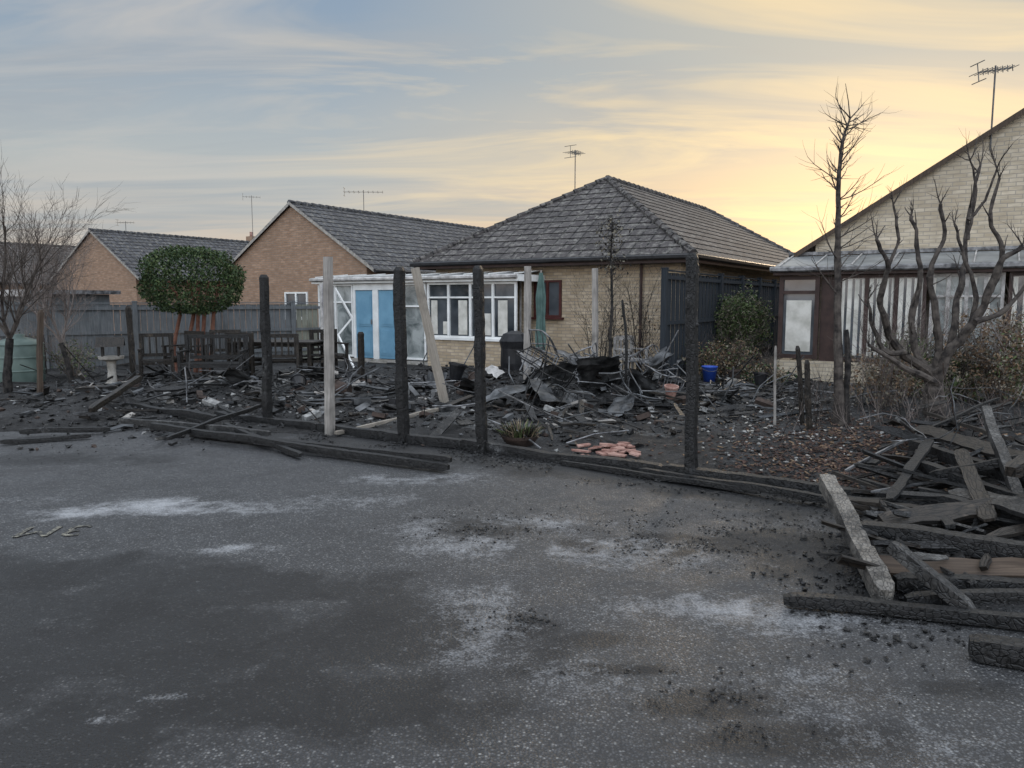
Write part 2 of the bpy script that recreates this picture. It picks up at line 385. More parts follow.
edge=m.ramp(vo.outputs['Distance'],[(.30,0.0),(.65,.85)])
c=m.mix(edge,stone,(.016,.016,.0165))
c=m.mix(m.ramp(nC,[(.44,0.0),(.60,.55)]),c,(.025,.025,.026))
c=m.mix(m.ramp(nA,[(.40,.0),(.62,.4)]),c,(.032,.032,.033))
s1=m.math('ADD',at1.outputs['Fac'],m.math('MULTIPLY',m.math('SUBTRACT',nB,.5),1.25))
sootc=m.mix(m.math('MULTIPLY',m.ramp(tone,[(.86,0.0),(.97,.5)]),m.math('SUBTRACT',1.0,edge)),(.0065,.0065,.007),(.07,.07,.07))
c=m.mix(m.ramp(s1,[(.22,0.0),(.66,.96)]),c,sootc)
a1=m.math('ADD',at2.outputs['Fac'],m.math('MULTIPLY',m.math('SUBTRACT',nB,.5),1.6)); a1=m.math('ADD',a1,m.math('MULTIPLY',m.math('SUBTRACT',nC,.5),1.1)); a1=m.math('SUBTRACT',a1,m.math('MULTIPLY',edge,.12))
c=m.mix(m.ramp(a1,[(.18,0.0),(1.0,.88)]),c,(.36,.365,.375))
m.col(c); m.rough(.7,.45)
m.l(m.ramp(nA,[(.35,.38),(.6,.7)]),m.p.inputs['Roughness'])
h=m.math('ADD',m.math('MULTIPLY',edge,-.6),m.math('ADD',m.math('MULTIPLY',nC,1.1),m.math('MULTIPLY',nB,1.5))); m.bump(h,.75,.007)
me.materials.append(m.mat)
# garden soil sheet
MOUND=[]
for (px,py,ra,rb,hh) in ((580,400,1.3,.7,.20),(215,402,1.4,.5,.16),(90,408,1.2,.5,.14),(655,392,.8,.6,.12),(335,396,.9,.5,.15),(960,455,1.0,.7,.18),(735,400,.8,.5,.06)):
    a,b=toS(G(px,py)); MOUND.append((a,b,ra,rb,hh))
def bmin(a):
    return -0.02-2.3*sm(5.5,9.5,a)-.5*sm(3.5,6,a)
def gz(a,b):
    e=b-bmin(a)
    base=.015+.10*sm(0,1.2,e)+.05*noise.noise(Vector((a*.9,b*.9,5)))*sm(0,1,e)+.035*noise.noise(Vector((a*4,b*4,5)))*sm(0,.5,e)+.03*noise.noise(Vector((a*9,b*9,5)))*sm(0,.5,e)
    z=base*(.7 if b<6.5 else .3)
    for (ma,mb_,ra,rb,hh) in MOUND:
        d=((a-ma)/ra)**2+((b-mb_)/rb)**2
        if d<6: z+=hh*math.exp(-d)*(1+.8*noise.noise(Vector((a*3,b*3,1))))*sm(0,.5,e)
    return max(z,.008 if e>0 else 0)
A=[-60,-30,-15,-10]+[-8+.09*i for i in range(int(24/.09))]+[17,20,25,40,80]
Bn=[0,.05,.12]+[.22+.09*i for i in range(104)]+[10,11,12,14,18,25,40,80,150]
PALE=[(toS(G(a,b)),rx,ry,s) for a,b,rx,ry,s in ((500,432,1.0,.35,.85),(690,428,.9,.4,.5),(450,418,.8,.3,.6),(640,440,.6,.3,.45),(750,425,.5,.3,.4),(380,425,.5,.2,.5),(560,378,1.5,.6,.4),(230,378,2.,.5,.4))]
vs=[];pale=[]
for b_ in Bn:
    for a_ in A:
        b=bmin(a_)+b_+(.10*noise.noise(Vector((a_*3,1,1)))+.06*noise.noise(Vector((a_*9,1,1))) if b_==0 else 0)
        z=gz(a_,b) if b_>0 else -.01
        if not(-8<=a_<=16.2): z=.02 if b_>0 else -.01
        vs.append(tuple(S(a_,b,z)))
        pv=0
        for (c0,rx,ry,s_) in PALE:
            d=math.sqrt(((a_-c0[0])/rx)**2+((b-c0[1])/ry)**2)
            if d<1.6: pv=max(pv,s_*(1-sm(.4,1.5,d)))
        pale.append(pv)
nx=len(A);fs=[(j*nx+i+1,j*nx+i,(j+1)*nx+i,(j+1)*nx+i+1) for j in range(len(Bn)-1) for i in range(nx-1)]
me=bpy.data.meshes.new("garden_soil"); me.from_pydata(vs,[],fs); me.polygons.foreach_set('use_smooth',[True]*len(fs))
at=me.attributes.new("pale",'FLOAT','POINT'); at.data.foreach_set('value',pale)
o=bpy.data.objects.new("garden_soil",me); scene.collection.objects.link(o)
m=NT("burnt_soil"); v=m.coord('Object'); nA=m.noise(v,.9,4,.6,.5); nB=m.noise(v,11,5,.8); nC=m.noise(v,45,3,.8)
c=m.ramp(nB,[(.3,(.005,.005,.005)),(.5,(.016,.0155,.0155)),(.62,(.042,.04,.038)),(.74,(.17,.168,.163))])
c=m.mix(m.ramp(nA,[(.45,0.0),(.62,.6)]),c,m.ramp(nC,[(.35,(.016,.016,.0165)),(.7,(.12,.12,.122))]))
atp=m.new('ShaderNodeAttribute',attribute_name='pale'); pm=m.math('ADD',atp.outputs['Fac'],m.math('MULTIPLY',m.math('SUBTRACT',nB,.5),1.4))
c=m.mix(m.ramp(pm,[(.35,0.0),(.8,.8)]),c,m.ramp(nC,[(.35,(.06,.06,.06)),(.7,(.27,.275,.27))]))
m.col(c); m.rough(.8,.3); m.bump(m.math('ADD',nB,m.math('MULTIPLY',nC,.5)),1,.05); me.materials.append(m.mat)
# ------------------------------------------------------------------ bungalows
def roof_face(mb,bl,br,tr,tl,mat,rows=.3):
    bl,br,tr,tl=[Vector(p) for p in (bl,br,tr,tl)]
    n=(br-bl).cross(tl-bl).normalized(); 
    t=(br-bl).normalized(); up=n.cross(t)
    H=(tl-bl).dot(up); k=max(1,round(H/rows)); n=n if n.z>0 else -n
    th=.016
    for i in range(k):
        a=i/k;b=(i+1)/k
        p=[bl.lerp(tl,a)+n*th,br.lerp(tr,a)+n*th,br.lerp(tr,b),bl.lerp(tl,b)]
        if (p[2]-p[3]).length<.01: p=p[:3]
        uv=[((x-bl).dot(t)+(.15 if i%2 else 0),i*.3+.015+(.27 if j>=2 else 0)) for j,x in enumerate(p)]
        mb.face(p,mat,uv)
        q0=[bl.lerp(tl,a),br.lerp(tr,a),br.lerp(tr,a)+n*th,bl.lerp(tl,a)+n*th]
        mb.face(q0,mat,[((x-bl).dot(t),.0) for x in q0])
def window(mb,x0,x1,z0,z1,y,fm,nx=2,gm=None,fan=0,t=.05,sill=True):
    gm=gm or GLASS
    mb.face([(x0,y-.012,z0),(x1,y-.012,z0),(x1,y-.012,z1),(x0,y-.012,z1)],gm)
    def bar(a,b,c,d,p=0): mb.box((a,y-.055-p,c),(b,y-.001,d),fm)
    bar(x0-.001,x0+t,z0,z1);bar(x1-t,x1+.001,z0,z1);bar(x0+t,x1-t,z0,z0+t);bar(x0+t,x1-t,z1-t,z1)
    for i in range(1,nx):
        xm=x0+(x1-x0)*i/nx; bar(xm-t*.6,xm+t*.6,z0+t,z1-t,.003)
    if fan: 
        zf=z1-(z1-z0)*fan
        for i in range(nx):
            xa=x0+(x1-x0)*i/nx+t*.6; xb=x0+(x1-x0)*(i+1)/nx-t*.6
            bar(xa+ (t*.4 if i==0 else 0),xb-(t*.4 if i==nx-1 else 0),zf-t*.4,zf+t*.4,-.004)
    if sill: mb.box((x0-.06,y-.11,z0-.05),(x1+.06,y-.002,z0-.002),fm)
def bungalow(name,O,W_,L,kind,brick,tiles,ze=2.55,pitch=.62,ov=.4,fascia=None):
    e=empty(name,O,ROT); fascia=fascia or WHITE
    zr=ze+pitch*W_/2; mb=MB(); ic=ov
    x0,x1,y0,y1=ic,W_-ic,(ic if kind=='hip' else .12),L-ic
    zt=ze+ (0 if kind=='hip' else pitch*ic-.03)
    if kind=='hip':
        for p in ([(x0,y0,0),(x1,y0,0),(x1,y0,ze),(x0,y0,ze)],[(x1,y0,0),(x1,y1,0),(x1,y1,ze),(x1,y0,ze)],[(x1,y1,0),(x0,y1,0),(x0,y1,ze),(x1,y1,ze)],[(x0,y1,0),(x0,y0,0),(x0,y0,ze),(x0,y1,ze)]): mb.face(p,brick)
    else:
        zp=zr-.06
        mb.face([(x0,y0,0),(x1,y0,0),(x1,y0,zt),(W_/2,y0,zp),(x0,y0,zt)],brick)
        mb.face([(x1,y1,0),(x0,y1,0),(x0,y1,zt),(W_/2,y1,zp),(x1,y1,zt)],brick)
        mb.face([(x1,y0,0),(x1,y1,0),(x1,y1,zt),(x1,y0,zt)],brick); mb.face([(x0,y1,0),(x0,y0,0),(x0,y0,zt),(x0,y1,zt)],brick)
    mb.build("walls",e)
    rb=MB(); h=W_/2
    def ridge(P,Q):
        P=Vector(P);Q=Vector(Q);k=int((Q-P).length/.33)
        for i in range(k): 
            u0=P.lerp(Q,i/k)+Vector((0,0,.0));u1=P.lerp(Q,(i+1.08)/k)-Vector((0,0,.015))
            rb.tube([u0,u1],[.10,.085],tiles,n=8)
    if kind=='hip':
        a=(h,h,zr);b=(h,L-h,zr)
        roof_face(rb,(0,0,ze),(W_,0,ze),a,a,tiles); roof_face(rb,(W_,0,ze),(W_,L,ze),b,a,tiles)
        roof_face(rb,(W_,L,ze),(0,L,ze),b,b,tiles); roof_face(rb,(0,L,ze),(0,0,ze),a,b,tiles)
        for p,q_ in (((0,0,ze),a),((W_,0,ze),a),((W_,L,ze),b),((0,L,ze),b),(a,b)): ridge(p,q_)
        rb.face([(0,0,ze-.02),(0,L,ze-.02),(W_,L,ze-.02),(W_,0,ze-.02)],fascia)
    else:
        a=(h,0,zr);b=(h,L,zr)
        roof_face(rb,(W_,0,ze),(W_,L,ze),b,a,tiles); roof_face(rb,(0,L,ze),(0,0,ze),a,b,tiles)
        ridge(a,b)
        for sx,ex in ((W_,h),(0,h)):
            rb.face([(sx,0,ze-.03),(sx,L,ze-.03),(ex,L,zr-.03),(ex,0,zr-.03)],DKBR)
            rb.face([(sx,-.003,ze-.08),(sx,-.003,ze+.03),(ex,-.003,zr+.03),(ex,-.003,zr-.08)],fascia)
    rb.build("roof",e)
    g=MB()
    if kind=='hip':
        g.box((0,.0,ze-.17),(W_,.02,ze-.022),fascia); g.box((W_-.02,.021,ze-.17),(W_,L,ze-.022),fascia); g.box((0,.021,ze-.17),(.02,L,ze-.022),fascia)
        g.tube([(-.05,-.06,ze-.05),(W_+.05,-.06,ze-.05)],.055,BLACKP); g.tube([(W_+.06,-.05,ze-.05),(W_+.06,L,ze-.05)],.055,BLACKP)
    else:
        g.tube([(W_+.06,0,ze-.05),(W_+.06,L,ze-.05)],.055,BLACKP); g.tube([(-.06,0,ze-.05),(-.06,L,ze-.05)],.055,BLACKP)
    g.build("gutters",e)
    return e
O1=Vector((3.7,15.9,0))-XL*7.3
h1=bungalow("brick_bungalow",O1,7.3,15.7,'hip',BUFF,ROOFG,fascia=DKBR)
wm=MB()
xa,za=hit(535,317,O1,.4); xb,zb=hit(562,280,O1,.4)
window(wm,xa,xb,za,zb,.4,REDW,2,fan=0)
xa,_=hit(642,300,O1,.4); 
if xa<6.8: wm.tube([(xa,.33,.1),(xa,.33,2.4)],.035,DKBR)
xa,_=hit(522,300,O1,.4); wm.tube([(xa,.33,.1),(xa,.33,2.3)],.03,DIRTW)
wm.build("windows",h1)
O2=Vector((-4.27,24,0))-XL*7.3
h2=bungalow("gable_bungalow",O2,7.3,14,'gable',BROWNB,ROOFB,fascia=STONE)
wm=MB(); xa,za=hit(286,306,O2,.12); xb,zb=hit(308,292,O2,.12); window(wm,xa,xb,1.0,zb,.12,WHITE,2); wm.build("windows",h2)
O3=W(93,300,35.9); O3.z=0; O3=O3-XL*3.65
h3=bungalow("gable_bungalow",O3,7.3,9.5,'gable',BROWNB,ROOFB,fascia=STONE)
v=MB(); v.box((3.4,9.0,4.8),(3.9,9.35,5.15),BROWNB); v.tube([(3.65,9.18,5.15),(3.65,9.18,5.4)],.1,TERRA,8); v.build("chimney",h3)
O4=Vector((-31.5,39.7,0))-XL*3.65
h4=bungalow("gable_bungalow",O4,7.3,9.5,'gable',BROWNB,ROOFG,fascia=STONE)
O5=Vector((5.9,16.3,0))
h5=bungalow("gable_bungalow",O5,9.4,12,'gable',PALEB,ROOFG,pitch=.635,fascia=BROWNW)
# conservatory -----------------------------------------------------
cs=empty("conservatory",O1,ROT); cy=-.75
x0,_=hit(318,300,O1,cy); xm,_=hit(427,300,O1,cy); x1,_=hit(516,300,O1,cy)
mb=MB()
mb.box((xm,cy,0),(x1,cy+.2,.68),BUFF); mb.box((x1-.2,cy+.2,0),(x1,.39,.68),BUFF)
mb.box((x0,cy+.001,0),(xm-.001,cy+.18,.12),STONE)
mb.build("dwarf_wall",cs)
mb=MB()
window(mb,xm,x1,.72,2.02,cy+.06,WHITE,4,fan=.27)
d0,_=hit(353,300,O1,cy); d1,_=hit(398,300,O1,cy); dm=(d0+d1)/2
window(mb,x0,d0-.02,.15,2.02,cy+.06,WHITE,2,gm=GLASSL,fan=.25,sill=False)
window(mb,d1+.02,xm-.05,.15,2.02,cy+.06,WHITE,1,gm=GLASSL,fan=.3,sill=False)
mb.build("window_frames",cs)
mb=MB()
mb.box((d0,cy+.0,.12),(d0+.07,cy+.1,2.02),WHITE);mb.box((d1-.07,cy+.0,.12),(d1,cy+.1,2.02),WHITE);mb.box((dm-.09,cy,.12),(dm+.09,cy+.1,2.02),WHITE);
mb.box((d0+.07,cy,1.86),(dm-.09,cy+.1,2.02),WHITE); mb.box((dm+.09,cy,1.86),(d1-.07,cy+.1,2.02),WHITE)
for a,b in ((d0+.07,dm-.09),(dm+.09,d1-.07)):
    mb.box((a,cy+.03,.14),(b,cy+.08,1.85),BLUE)
    for (za,zb) in ((.22,.85),(.95,1.75)):
        mb.box((a+.06,cy+.018,za),(b-.06,cy+.029,zb),BLUE); mb.box((a+.1,cy+.010,za+.05),(b-.1,cy+.0175,zb-.05),BLUE)
    mb.box((b-.07,cy,1.0),(b-.04,cy+.029,1.12),METAL)
mb.build("blue_doors",cs)
mb=MB()
mb.box((x0-.12,cy-.1,2.03),(x1+.1,cy+.05,2.18),WHITE)
mb.box((x1-.05,cy+.05,2.03),(x1+.1,.39,2.18),WHITE); mb.box((x0-.12,cy+.05,2.03),(x0,2.6,2.18),WHITE)
mb.face([(x0-.1,cy-.08,2.185),(x1+.08,cy-.08,2.185),(x1+.08,.39,2.28),(x0-.1,.39,2.28)],POLY)
mb.face([(x0-.1,.39,2.28),(-.0,.39,2.28),(0,2.6,2.25),(x0-.1,2.6,2.25)],POLY)
k=9
for i in range(k+1):
    x=x0+(x1-x0)*i/k; mb.tube([(x,cy-.07,2.2),(x,.38,2.30)],.018,WHITE,4)
mb.tube([(x0-.12,cy-.15,2.13),(x1+.1,cy-.15,2.13)],.045,DIRTW)
mb.build("lean_to_roof",cs)
mb=MB()
mb.box((x0,cy+.2,0),(x0+.08,2.5,2.02),WHITE); mb.box((x0+.08,2.4,0),(.39,2.5,2.02),BUFF)
mb.build("side_wall",cs)
mb=MB()
for (u0,u1,zb) in ((xm+.1,xm+.28,1.6),(xm+.9,xm+1.15,1.6),(x1-.5,x1-.25,1.6),(xm+.45,xm+.65,1.1),(x1-.95,x1-.7,1.3)):
    mb.box((u0,cy+.035,.8),(u1,cy+.045,zb),BLIND)
mb.build("curtains",cs)
# sunroom on the right bungalow -------------------------------------
sr=empty("sunroom",O5,ROT); sy=-1.1
x0,_=hit(779,300,O5,sy); X2=9.2
def hx(p): return hit(p,300,O5,sy)[0]
mb=MB(); mb.box((x0,sy,0),(X2,sy+.2,.42),PALEB); mb.box((x0,sy+.2,0),(x0+.2,.11,.42),PALEB); mb.build("dwarf_wall",sr)
mb=MB()
window(mb,x0,hx(819),.46,2.08,sy+.06,DKBR,1,gm=GLASS,fan=.2,t=.08,sill=False)
window(mb,hx(838),hx(926),.46,2.08,sy+.06,DKBR,3,gm=GLASS,t=.06,sill=False)
window(mb,hx(930),hx(1004),.46,2.08,sy+.06,DIRTW,4,gm=GLASSL,t=.05,fan=.25,sill=False)
window(mb,hx(1008),X2,.46,2.08,sy+.06,DKBR,3,gm=GLASS,t=.06,sill=False)
mb.box((hx(820),sy+.1,.42),(hx(837),sy+.15,2.05),DKBR)
mb.build("windows",sr)
mb=MB()
a=x0+.14;b=hx(819)-.14
mb.box((a,sy+.03,.6),(b,sy+.046,1.6),BLIND)
xx=hx(840)
while xx<hx(924):
    mb.face([(xx,sy+.02,.55),(xx+.075,sy+.044,.55),(xx+.075,sy+.044,2.0),(xx,sy+.02,2.0)],BLIND); xx+=.125
xx=hx(932)
while xx<hx(1000):
    mb.face([(xx,sy+.02,1.0+.2*R()),(xx+.05,sy+.044,1.0),(xx+.05,sy+.044,2.0),(xx,sy+.02,2.0)],BLIND); xx+=.21
xx=hx(1012)
while xx<X2-.1:
    mb.face([(xx,sy+.02,.55),(xx+.075,sy+.044,.55),(xx+.075,sy+.044,2.0),(xx,sy+.02,2.0)],BLIND); xx+=.16
mb.build("vertical_blinds",sr)
mb=MB()
mb.box((x0-.1,sy-.12,2.09),(X2,sy+.05,2.24),DKBR)
mb.tube([(x0-.15,sy-.17,2.2),(X2,sy-.17,2.2)],.055,METAL)
mb.face([(x0-.1,sy-.1,2.25),(X2,sy-.1,2.25),(X2,.1,2.52),(x0-.1,.1,2.52)],POLY)
for i in range(15):
    x=x0+(X2-x0)*i/14; mb.tube([(x,sy-.1,2.265),(x,.1,2.54)],.016,DIRTW,4)
mb.box((x0-.1,.06,2.53),(X2,.11,2.6),METAL)
mb.build("glazed_roof",sr)
# aerials ------------------------------------------------------------
def aerial(base,h,yaw,n=7,blen=.9,ang=0):
    mb=MB(); b=Vector(base); t=b+Vector((0,0,h)); mb.tube([b,t],.016,ALU,5)
    d=Vector((math.cos(yaw),math.sin(yaw),ang)).normalized(); p=d.cross(Vector((0,0,1))).normalized(); upv=p.cross(d)
    c=t-Vector((0,0,.08)); mb.tube([c-d*blen*.5,c+d*blen*.5],.012,ALU,4)
    for i in range(n):
        q_=c+d*(-.5+i/(n-1))*blen; l=.16+.10*(1-i/n); mb.tube([q_-p*l,q_+p*l],.007,ALU,4); mb.tube([q_-upv*.06,q_+upv*.06],.008,ALU,4)
    for s_ in (-1,1): mb.tube([c-d*blen*.5-upv*.16*s_-p*.2,c-d*blen*.5-upv*.16*s_+p*.2],.009,ALU,4)
    mb.tube([c-d*blen*.5-upv*.16,c-d*blen*.5+upv*.16],.009,ALU,4)
    return mb.build("tv_aerial")
p=W(575,193,22.5); aerial(p-Vector((0,0,.3)),1.5,.9,6,.5)
p=W(253,240,43); aerial(p-Vector((0,0,.4)),2.8,.3,6,.9)
p=W(364,218,33); aerial(p-Vector((0,0,.6)),1.75,.05,9,1.6)
p=W(992,122,14.6); aerial(p-Vector((0,0,.5)),1.5,.05,8,.65,.15)
p=W(126,232,44); aerial(p-Vector((0,0,.3)),.9,.05,6,.9)
# ------------------------------------------------------------------ fences
def panel_fence(name,P0,P1,h,mat,post,board=.14,gap=.012,cap=True,step=1.83,vary=None):
    P0=Vector(P0);P1=Vector(P1);d=(P1-P0);L=d.length;d.normalize();yaw=math.atan2(d.y,d.x)
    e=empty(name,P0,yaw); mb=MB()
    nb=int(L/board)
    for i in range(nb):
        x=i*board; k=int(x/step); mm=(vary[k%len(vary)] if vary else mat)
        zt=h+.02*noise.noise(Vector((k*3.1,0,0)))
        o=.012 if i%2 else 0
        mb.box((x,o-.01,.03),(x+board-gap,o+.008,zt+U(-.004,.004)),mm)
    mb.build("boards",e)
    mb=MB(); k=0
    while k*step<L+.1:
        mb.box((k*step-.05,-.075,0),(k*step+.05,.025,h+.06),post); 
        mb.box((k*step-.06,-.085,h+.061),(k*step+.06,.035,h+.085),post); k+=1
    for z in (.3,h*.55,h-.12): mb.box((.05,-.045,z),(L,-.012,z+.07),post)
    mb.box((.05,-.04,h+.028),(L,.03,h+.05),post)
    mb.build("posts_and_rails",e); return e
a=W(-60,300,16.2);b=W(322,300,20.3); a.z=b.z=0
panel_fence("panel_fence",a,b,1.5,FENCEG,FENCEG,vary=[FENCEG,FENCEG,FENCEG,FENCEG,FENCEY,FENCEG,FENCEG])
a=W(663,300,13.9);b=W(779,300,22.5);a.z=b.z=0
panel_fence("dark_panel_fence",a,b,2.1,FENCED,FENCED,board=.12,gap=.03)
# boundary posts (burnt) ---------------------------------------------
def post(px,pt,pb,depth,mat,r=.055,lean=0,name="charred_fence_post",jit=.07,pxt=None,wob=.02):
    mb=MB(); base=G(px,pb) if depth is None else W(px,pb,depth)
    y=base.y; top=W(px if pxt is None else pxt,pt,y+lean)
    base.z=-.02 if depth is None else min(base.z,.05)
    r=r*.88
    mb.beam(base,top,r,mat,jit,.04,wob=wob,r1=r*.92)
    if mat is CHAR:
        for _ in range(60): mb.chunk(base+Vector((random.gauss(0,.11),random.gauss(0,.09),U(.01,.04))),U(.008,.03),CHAR)
        d=(top-base)
        for _ in range(40):
            p=base+d*(R()**1.5*.97)+Vector((U(-.05,.05),U(-.05,.05),0)); mb.chunk(p,U(.01,.024),CHAR,1.3)
    return mb.build(name)
post(268,275,424,None,CHAR,.055,pxt=264)
post(330,257,435,None,GREYW,.053,name="fence_post",jit=.02,wob=.005,pxt=328)
post(403,267,443,None,CHAR,.060,pxt=399)
post(482,266,453,None,CHAR,.052,pxt=478)
post(692,252,479,None,CHAR,.056,pxt=691)
post(446,268,408,None,PALEW,.06,name="leaning_fence_post",jit=.03,pxt=415,wob=.01)
post(527,266,392,None,GREYW,.06,name="fence_post",jit=.03,wob=.01,pxt=528)
post(595,268,388,None,GREYW,.055,name="fence_post",jit=.03,wob=.01)
post(361,332,388,None,CHARBR,.055)
post(135,306,392,None,CHARBR,.045,pxt=128)
post(803,345,432,None,CHARBR,.03,pxt=797); post(775,345,432,None,GREYW,.016,name="thin_stake",pxt=776)
post(628,300,412,None,CHAR,.02,pxt=624,name="charred_stake",wob=.06)
post(40,310,405,None,BROWNW,.04,name="fence_post")
post(810,360,438,None,CHARBR,.035,pxt=806)
# edging beams along boundary ------------------------------------------
mb=MB()
a=6.6
while a>-4.2:
    L=U(1.7,2.4); o=U(-.04,.04)
    mb.beam(S(a,-.02+o,.05),S(a-L,-.02+U(-.04,.04),.055),.052,CHAR,.09,.05,wob=.035); a-=L+U(-.03,.05)
mb.build("charred_edging_beam")
def logs(name,lst,parent=None):
    for (p0,z0,p1,z1,r,mat) in lst:
        mb=MB()
        if isinstance(r,tuple): mb.board(G(p0[0],p0[1],z0),G(p1[0],p1[1],z1),r[0],r[1],mat,U(-.6,.6))
        else: mb.beam(G(p0[0],p0[1],z0),G(p1[0],p1[1],z1),r*.9,mat,.06,.045,wob=.02)
        mb.build(name)
logs("charred_beam",[((150,425),.12,(448,468),.05,.042,CHAR),((190,432),.06,(330,448),.06,.045,CHAR),((120,420),.1,(270,433),.1,.04,CHARASH),
 ((168,438),.1,(262,405),.2,.026,CHAR),((335,433),.05,(442,409),.1,.026,PALEW),((20,432),.07,(110,428),.07,.035,CHAR),((0,442),.04,(90,436),.04,.03,CHAR),
 ((225,425),.12,(300,455),.05,.032,CHAR),((255,440),.05,(450,460),.11,.04,CHAR),((90,410),.2,(140,378),.45,.045,CHARBR),((100,402),.1,(215,418),.12,.05,CHAR),
 ((840,505),.07,(1040,528),.09,.06,CHARBR),((640,470),.05,(830,500),.06,.035,CHAR),((560,462),.03,(760,492),.04,.025,CHAR)])
# wood pile at right ----------------------------------------------------
WP=[((827,480),.30,(886,597),.07,.060,CHARLOG),((855,530),.16,(1060,556),.2,.065,CHAR),((890,545),.3,(972,611),.06,.04,CHARASH),((783,599),.04,(1050,624),.05,.036,CHAR),
((968,645),.06,(1080,664),.06,.06,CHAR),((868,566),.12,(1050,570),.13,(.14,.03),BROWNW),((895,582),.07,(1050,590),.07,.05,CHAR),((880,520),.2,(1060,500),.3,(.14,.03),CHARBR),
((918,428),.30,(1060,470),.40,(.15,.03),CHARBR),((912,445),.28,(1060,492),.34,.055,CHAR),((905,462),.24,(1060,512),.28,.05,CHAR),((925,412),.3,(1010,440),.4,(.12,.03),CHARBR),
((985,408),.7,(1020,505),.25,.04,CHARASH),((900,470),.25,(985,492),.28,(.1,.025),CHAR),((830,500),.06,(1000,508),.15,.04,CHAR),((860,480),.1,(960,510),.14,.03,CHAR),
((940,500),.22,(1060,530),.22,.055,CHAR),((1010,470),.5,(1060,440),.6,.05,CHARBR),((880,450),.15,(1000,398),.55,.016,CHAR),
((905,600),.04,(1050,596),.1,.035,CHAR),((840,480),.05,(960,455),.3,(.05,.02),CHARBR),((930,475),.25,(1040,455),.5,.035,CHAR),((955,490),.25,(1070,520),.36,(.16,.03),CHARASH),
((845,470),.15,(905,440),.35,.011,METAL),((870,492),.12,(950,478),.25,.011,METAL),((890,500),.15,(930,440),.4,(.09,.02),CHAR),((990,520),.25,(960,450),.4,(.1,.02),CHARBR)]
logs("charred_timber",WP)
mb=MB()
for _ in range(110):
    p=G(U(860,1060),U(480,600)); mb.plank(p+Vector((0,0,U(.02,.22))),U(.1,.6),U(.02,.07),U(.01,.03),U(0,6.28),U(-.3,.3),U(-1,1),random.choice([CHAR,CHAR,CHARBR,CHARASH]))
for _ in range(2600):
    p=G(random.gauss(930,70),random.gauss(560,40)); mb.chunk(p+Vector((0,0,.01)),HG(.010)+.003,CHAR)
for _ in range(120):
    p=G(U(890,1080),U(430,505)); mb.plank(p+Vector((0,0,U(.05,.35))),U(.2,.7),U(.02,.08),U(.01,.03),U(0,6.28),U(-.5,.5),U(-1,1),random.choice([CHAR,CHAR,CHAR,CHARBR,CHARASH]))
for _ in range(16):   # bent wire
    p=G(U(880,1040),U(420,490)); p.z=U(.1,.4); P=[p]
    d=Vector((U(-1,1),U(-1,1),U(-.2,.6)))
    for i in range(9): d=(d.normalized()+Vector((U(-.5,.5),U(-.5,.5),U(-.4,.3)))); P.append(P[-1]+d.normalized()*.12); P[-1].z=max(.03,P[-1].z)
    mb.tube(P,.005,random.choice([METAL,STEEL,RUST]),5)
mb.build("charred_wood_splinters")
# ------------------------------------------------------------------ scattered debris
def onG(px,py):
    p=G(px,py); a,b=toS(p)
    if b>bmin(a): p.z=gz(a,b)
    return p
mb=MB()
for _ in range(12000):   # along boundary
    a=U(-4.5,12); b=-abs(random.gauss(0,.32))+U(-.05,.3)
    if a>4: b-=abs(random.gauss(0,.5))*min(1,(a-4)/3)
    if noise.noise(Vector((a*1.6,b*2,0)))<-.12: continue
    p=S(a,b); mb.chunk(p+Vector((0,0,.010)),.003+HG(.009),CHAR if R()<.93 else CHARASH,.5)
for (px,py,sx,sy,n) in ((480,527,36,9,800),(690,540,50,12,1400),(515,622,22,7,260),(700,700,38,10,260),(760,730,30,9,140),(640,520,90,12,400),(770,520,55,12,700),(820,640,60,40,40),(90,450,70,10,350),(640,675,55,4,120)):
    for _ in range(n):
        p=G(random.gauss(px,sx),random.gauss(py,sy))
        if p.y<0 or p.y>14 or p.z>1: continue
        if noise.noise(p*6)<-.05: continue
        mb.chunk(p+Vector((0,0,.005)),.002+HG(.0048),CHAR if R()<.97 else ASHM,.45)
mb.build("charcoal_fragments")
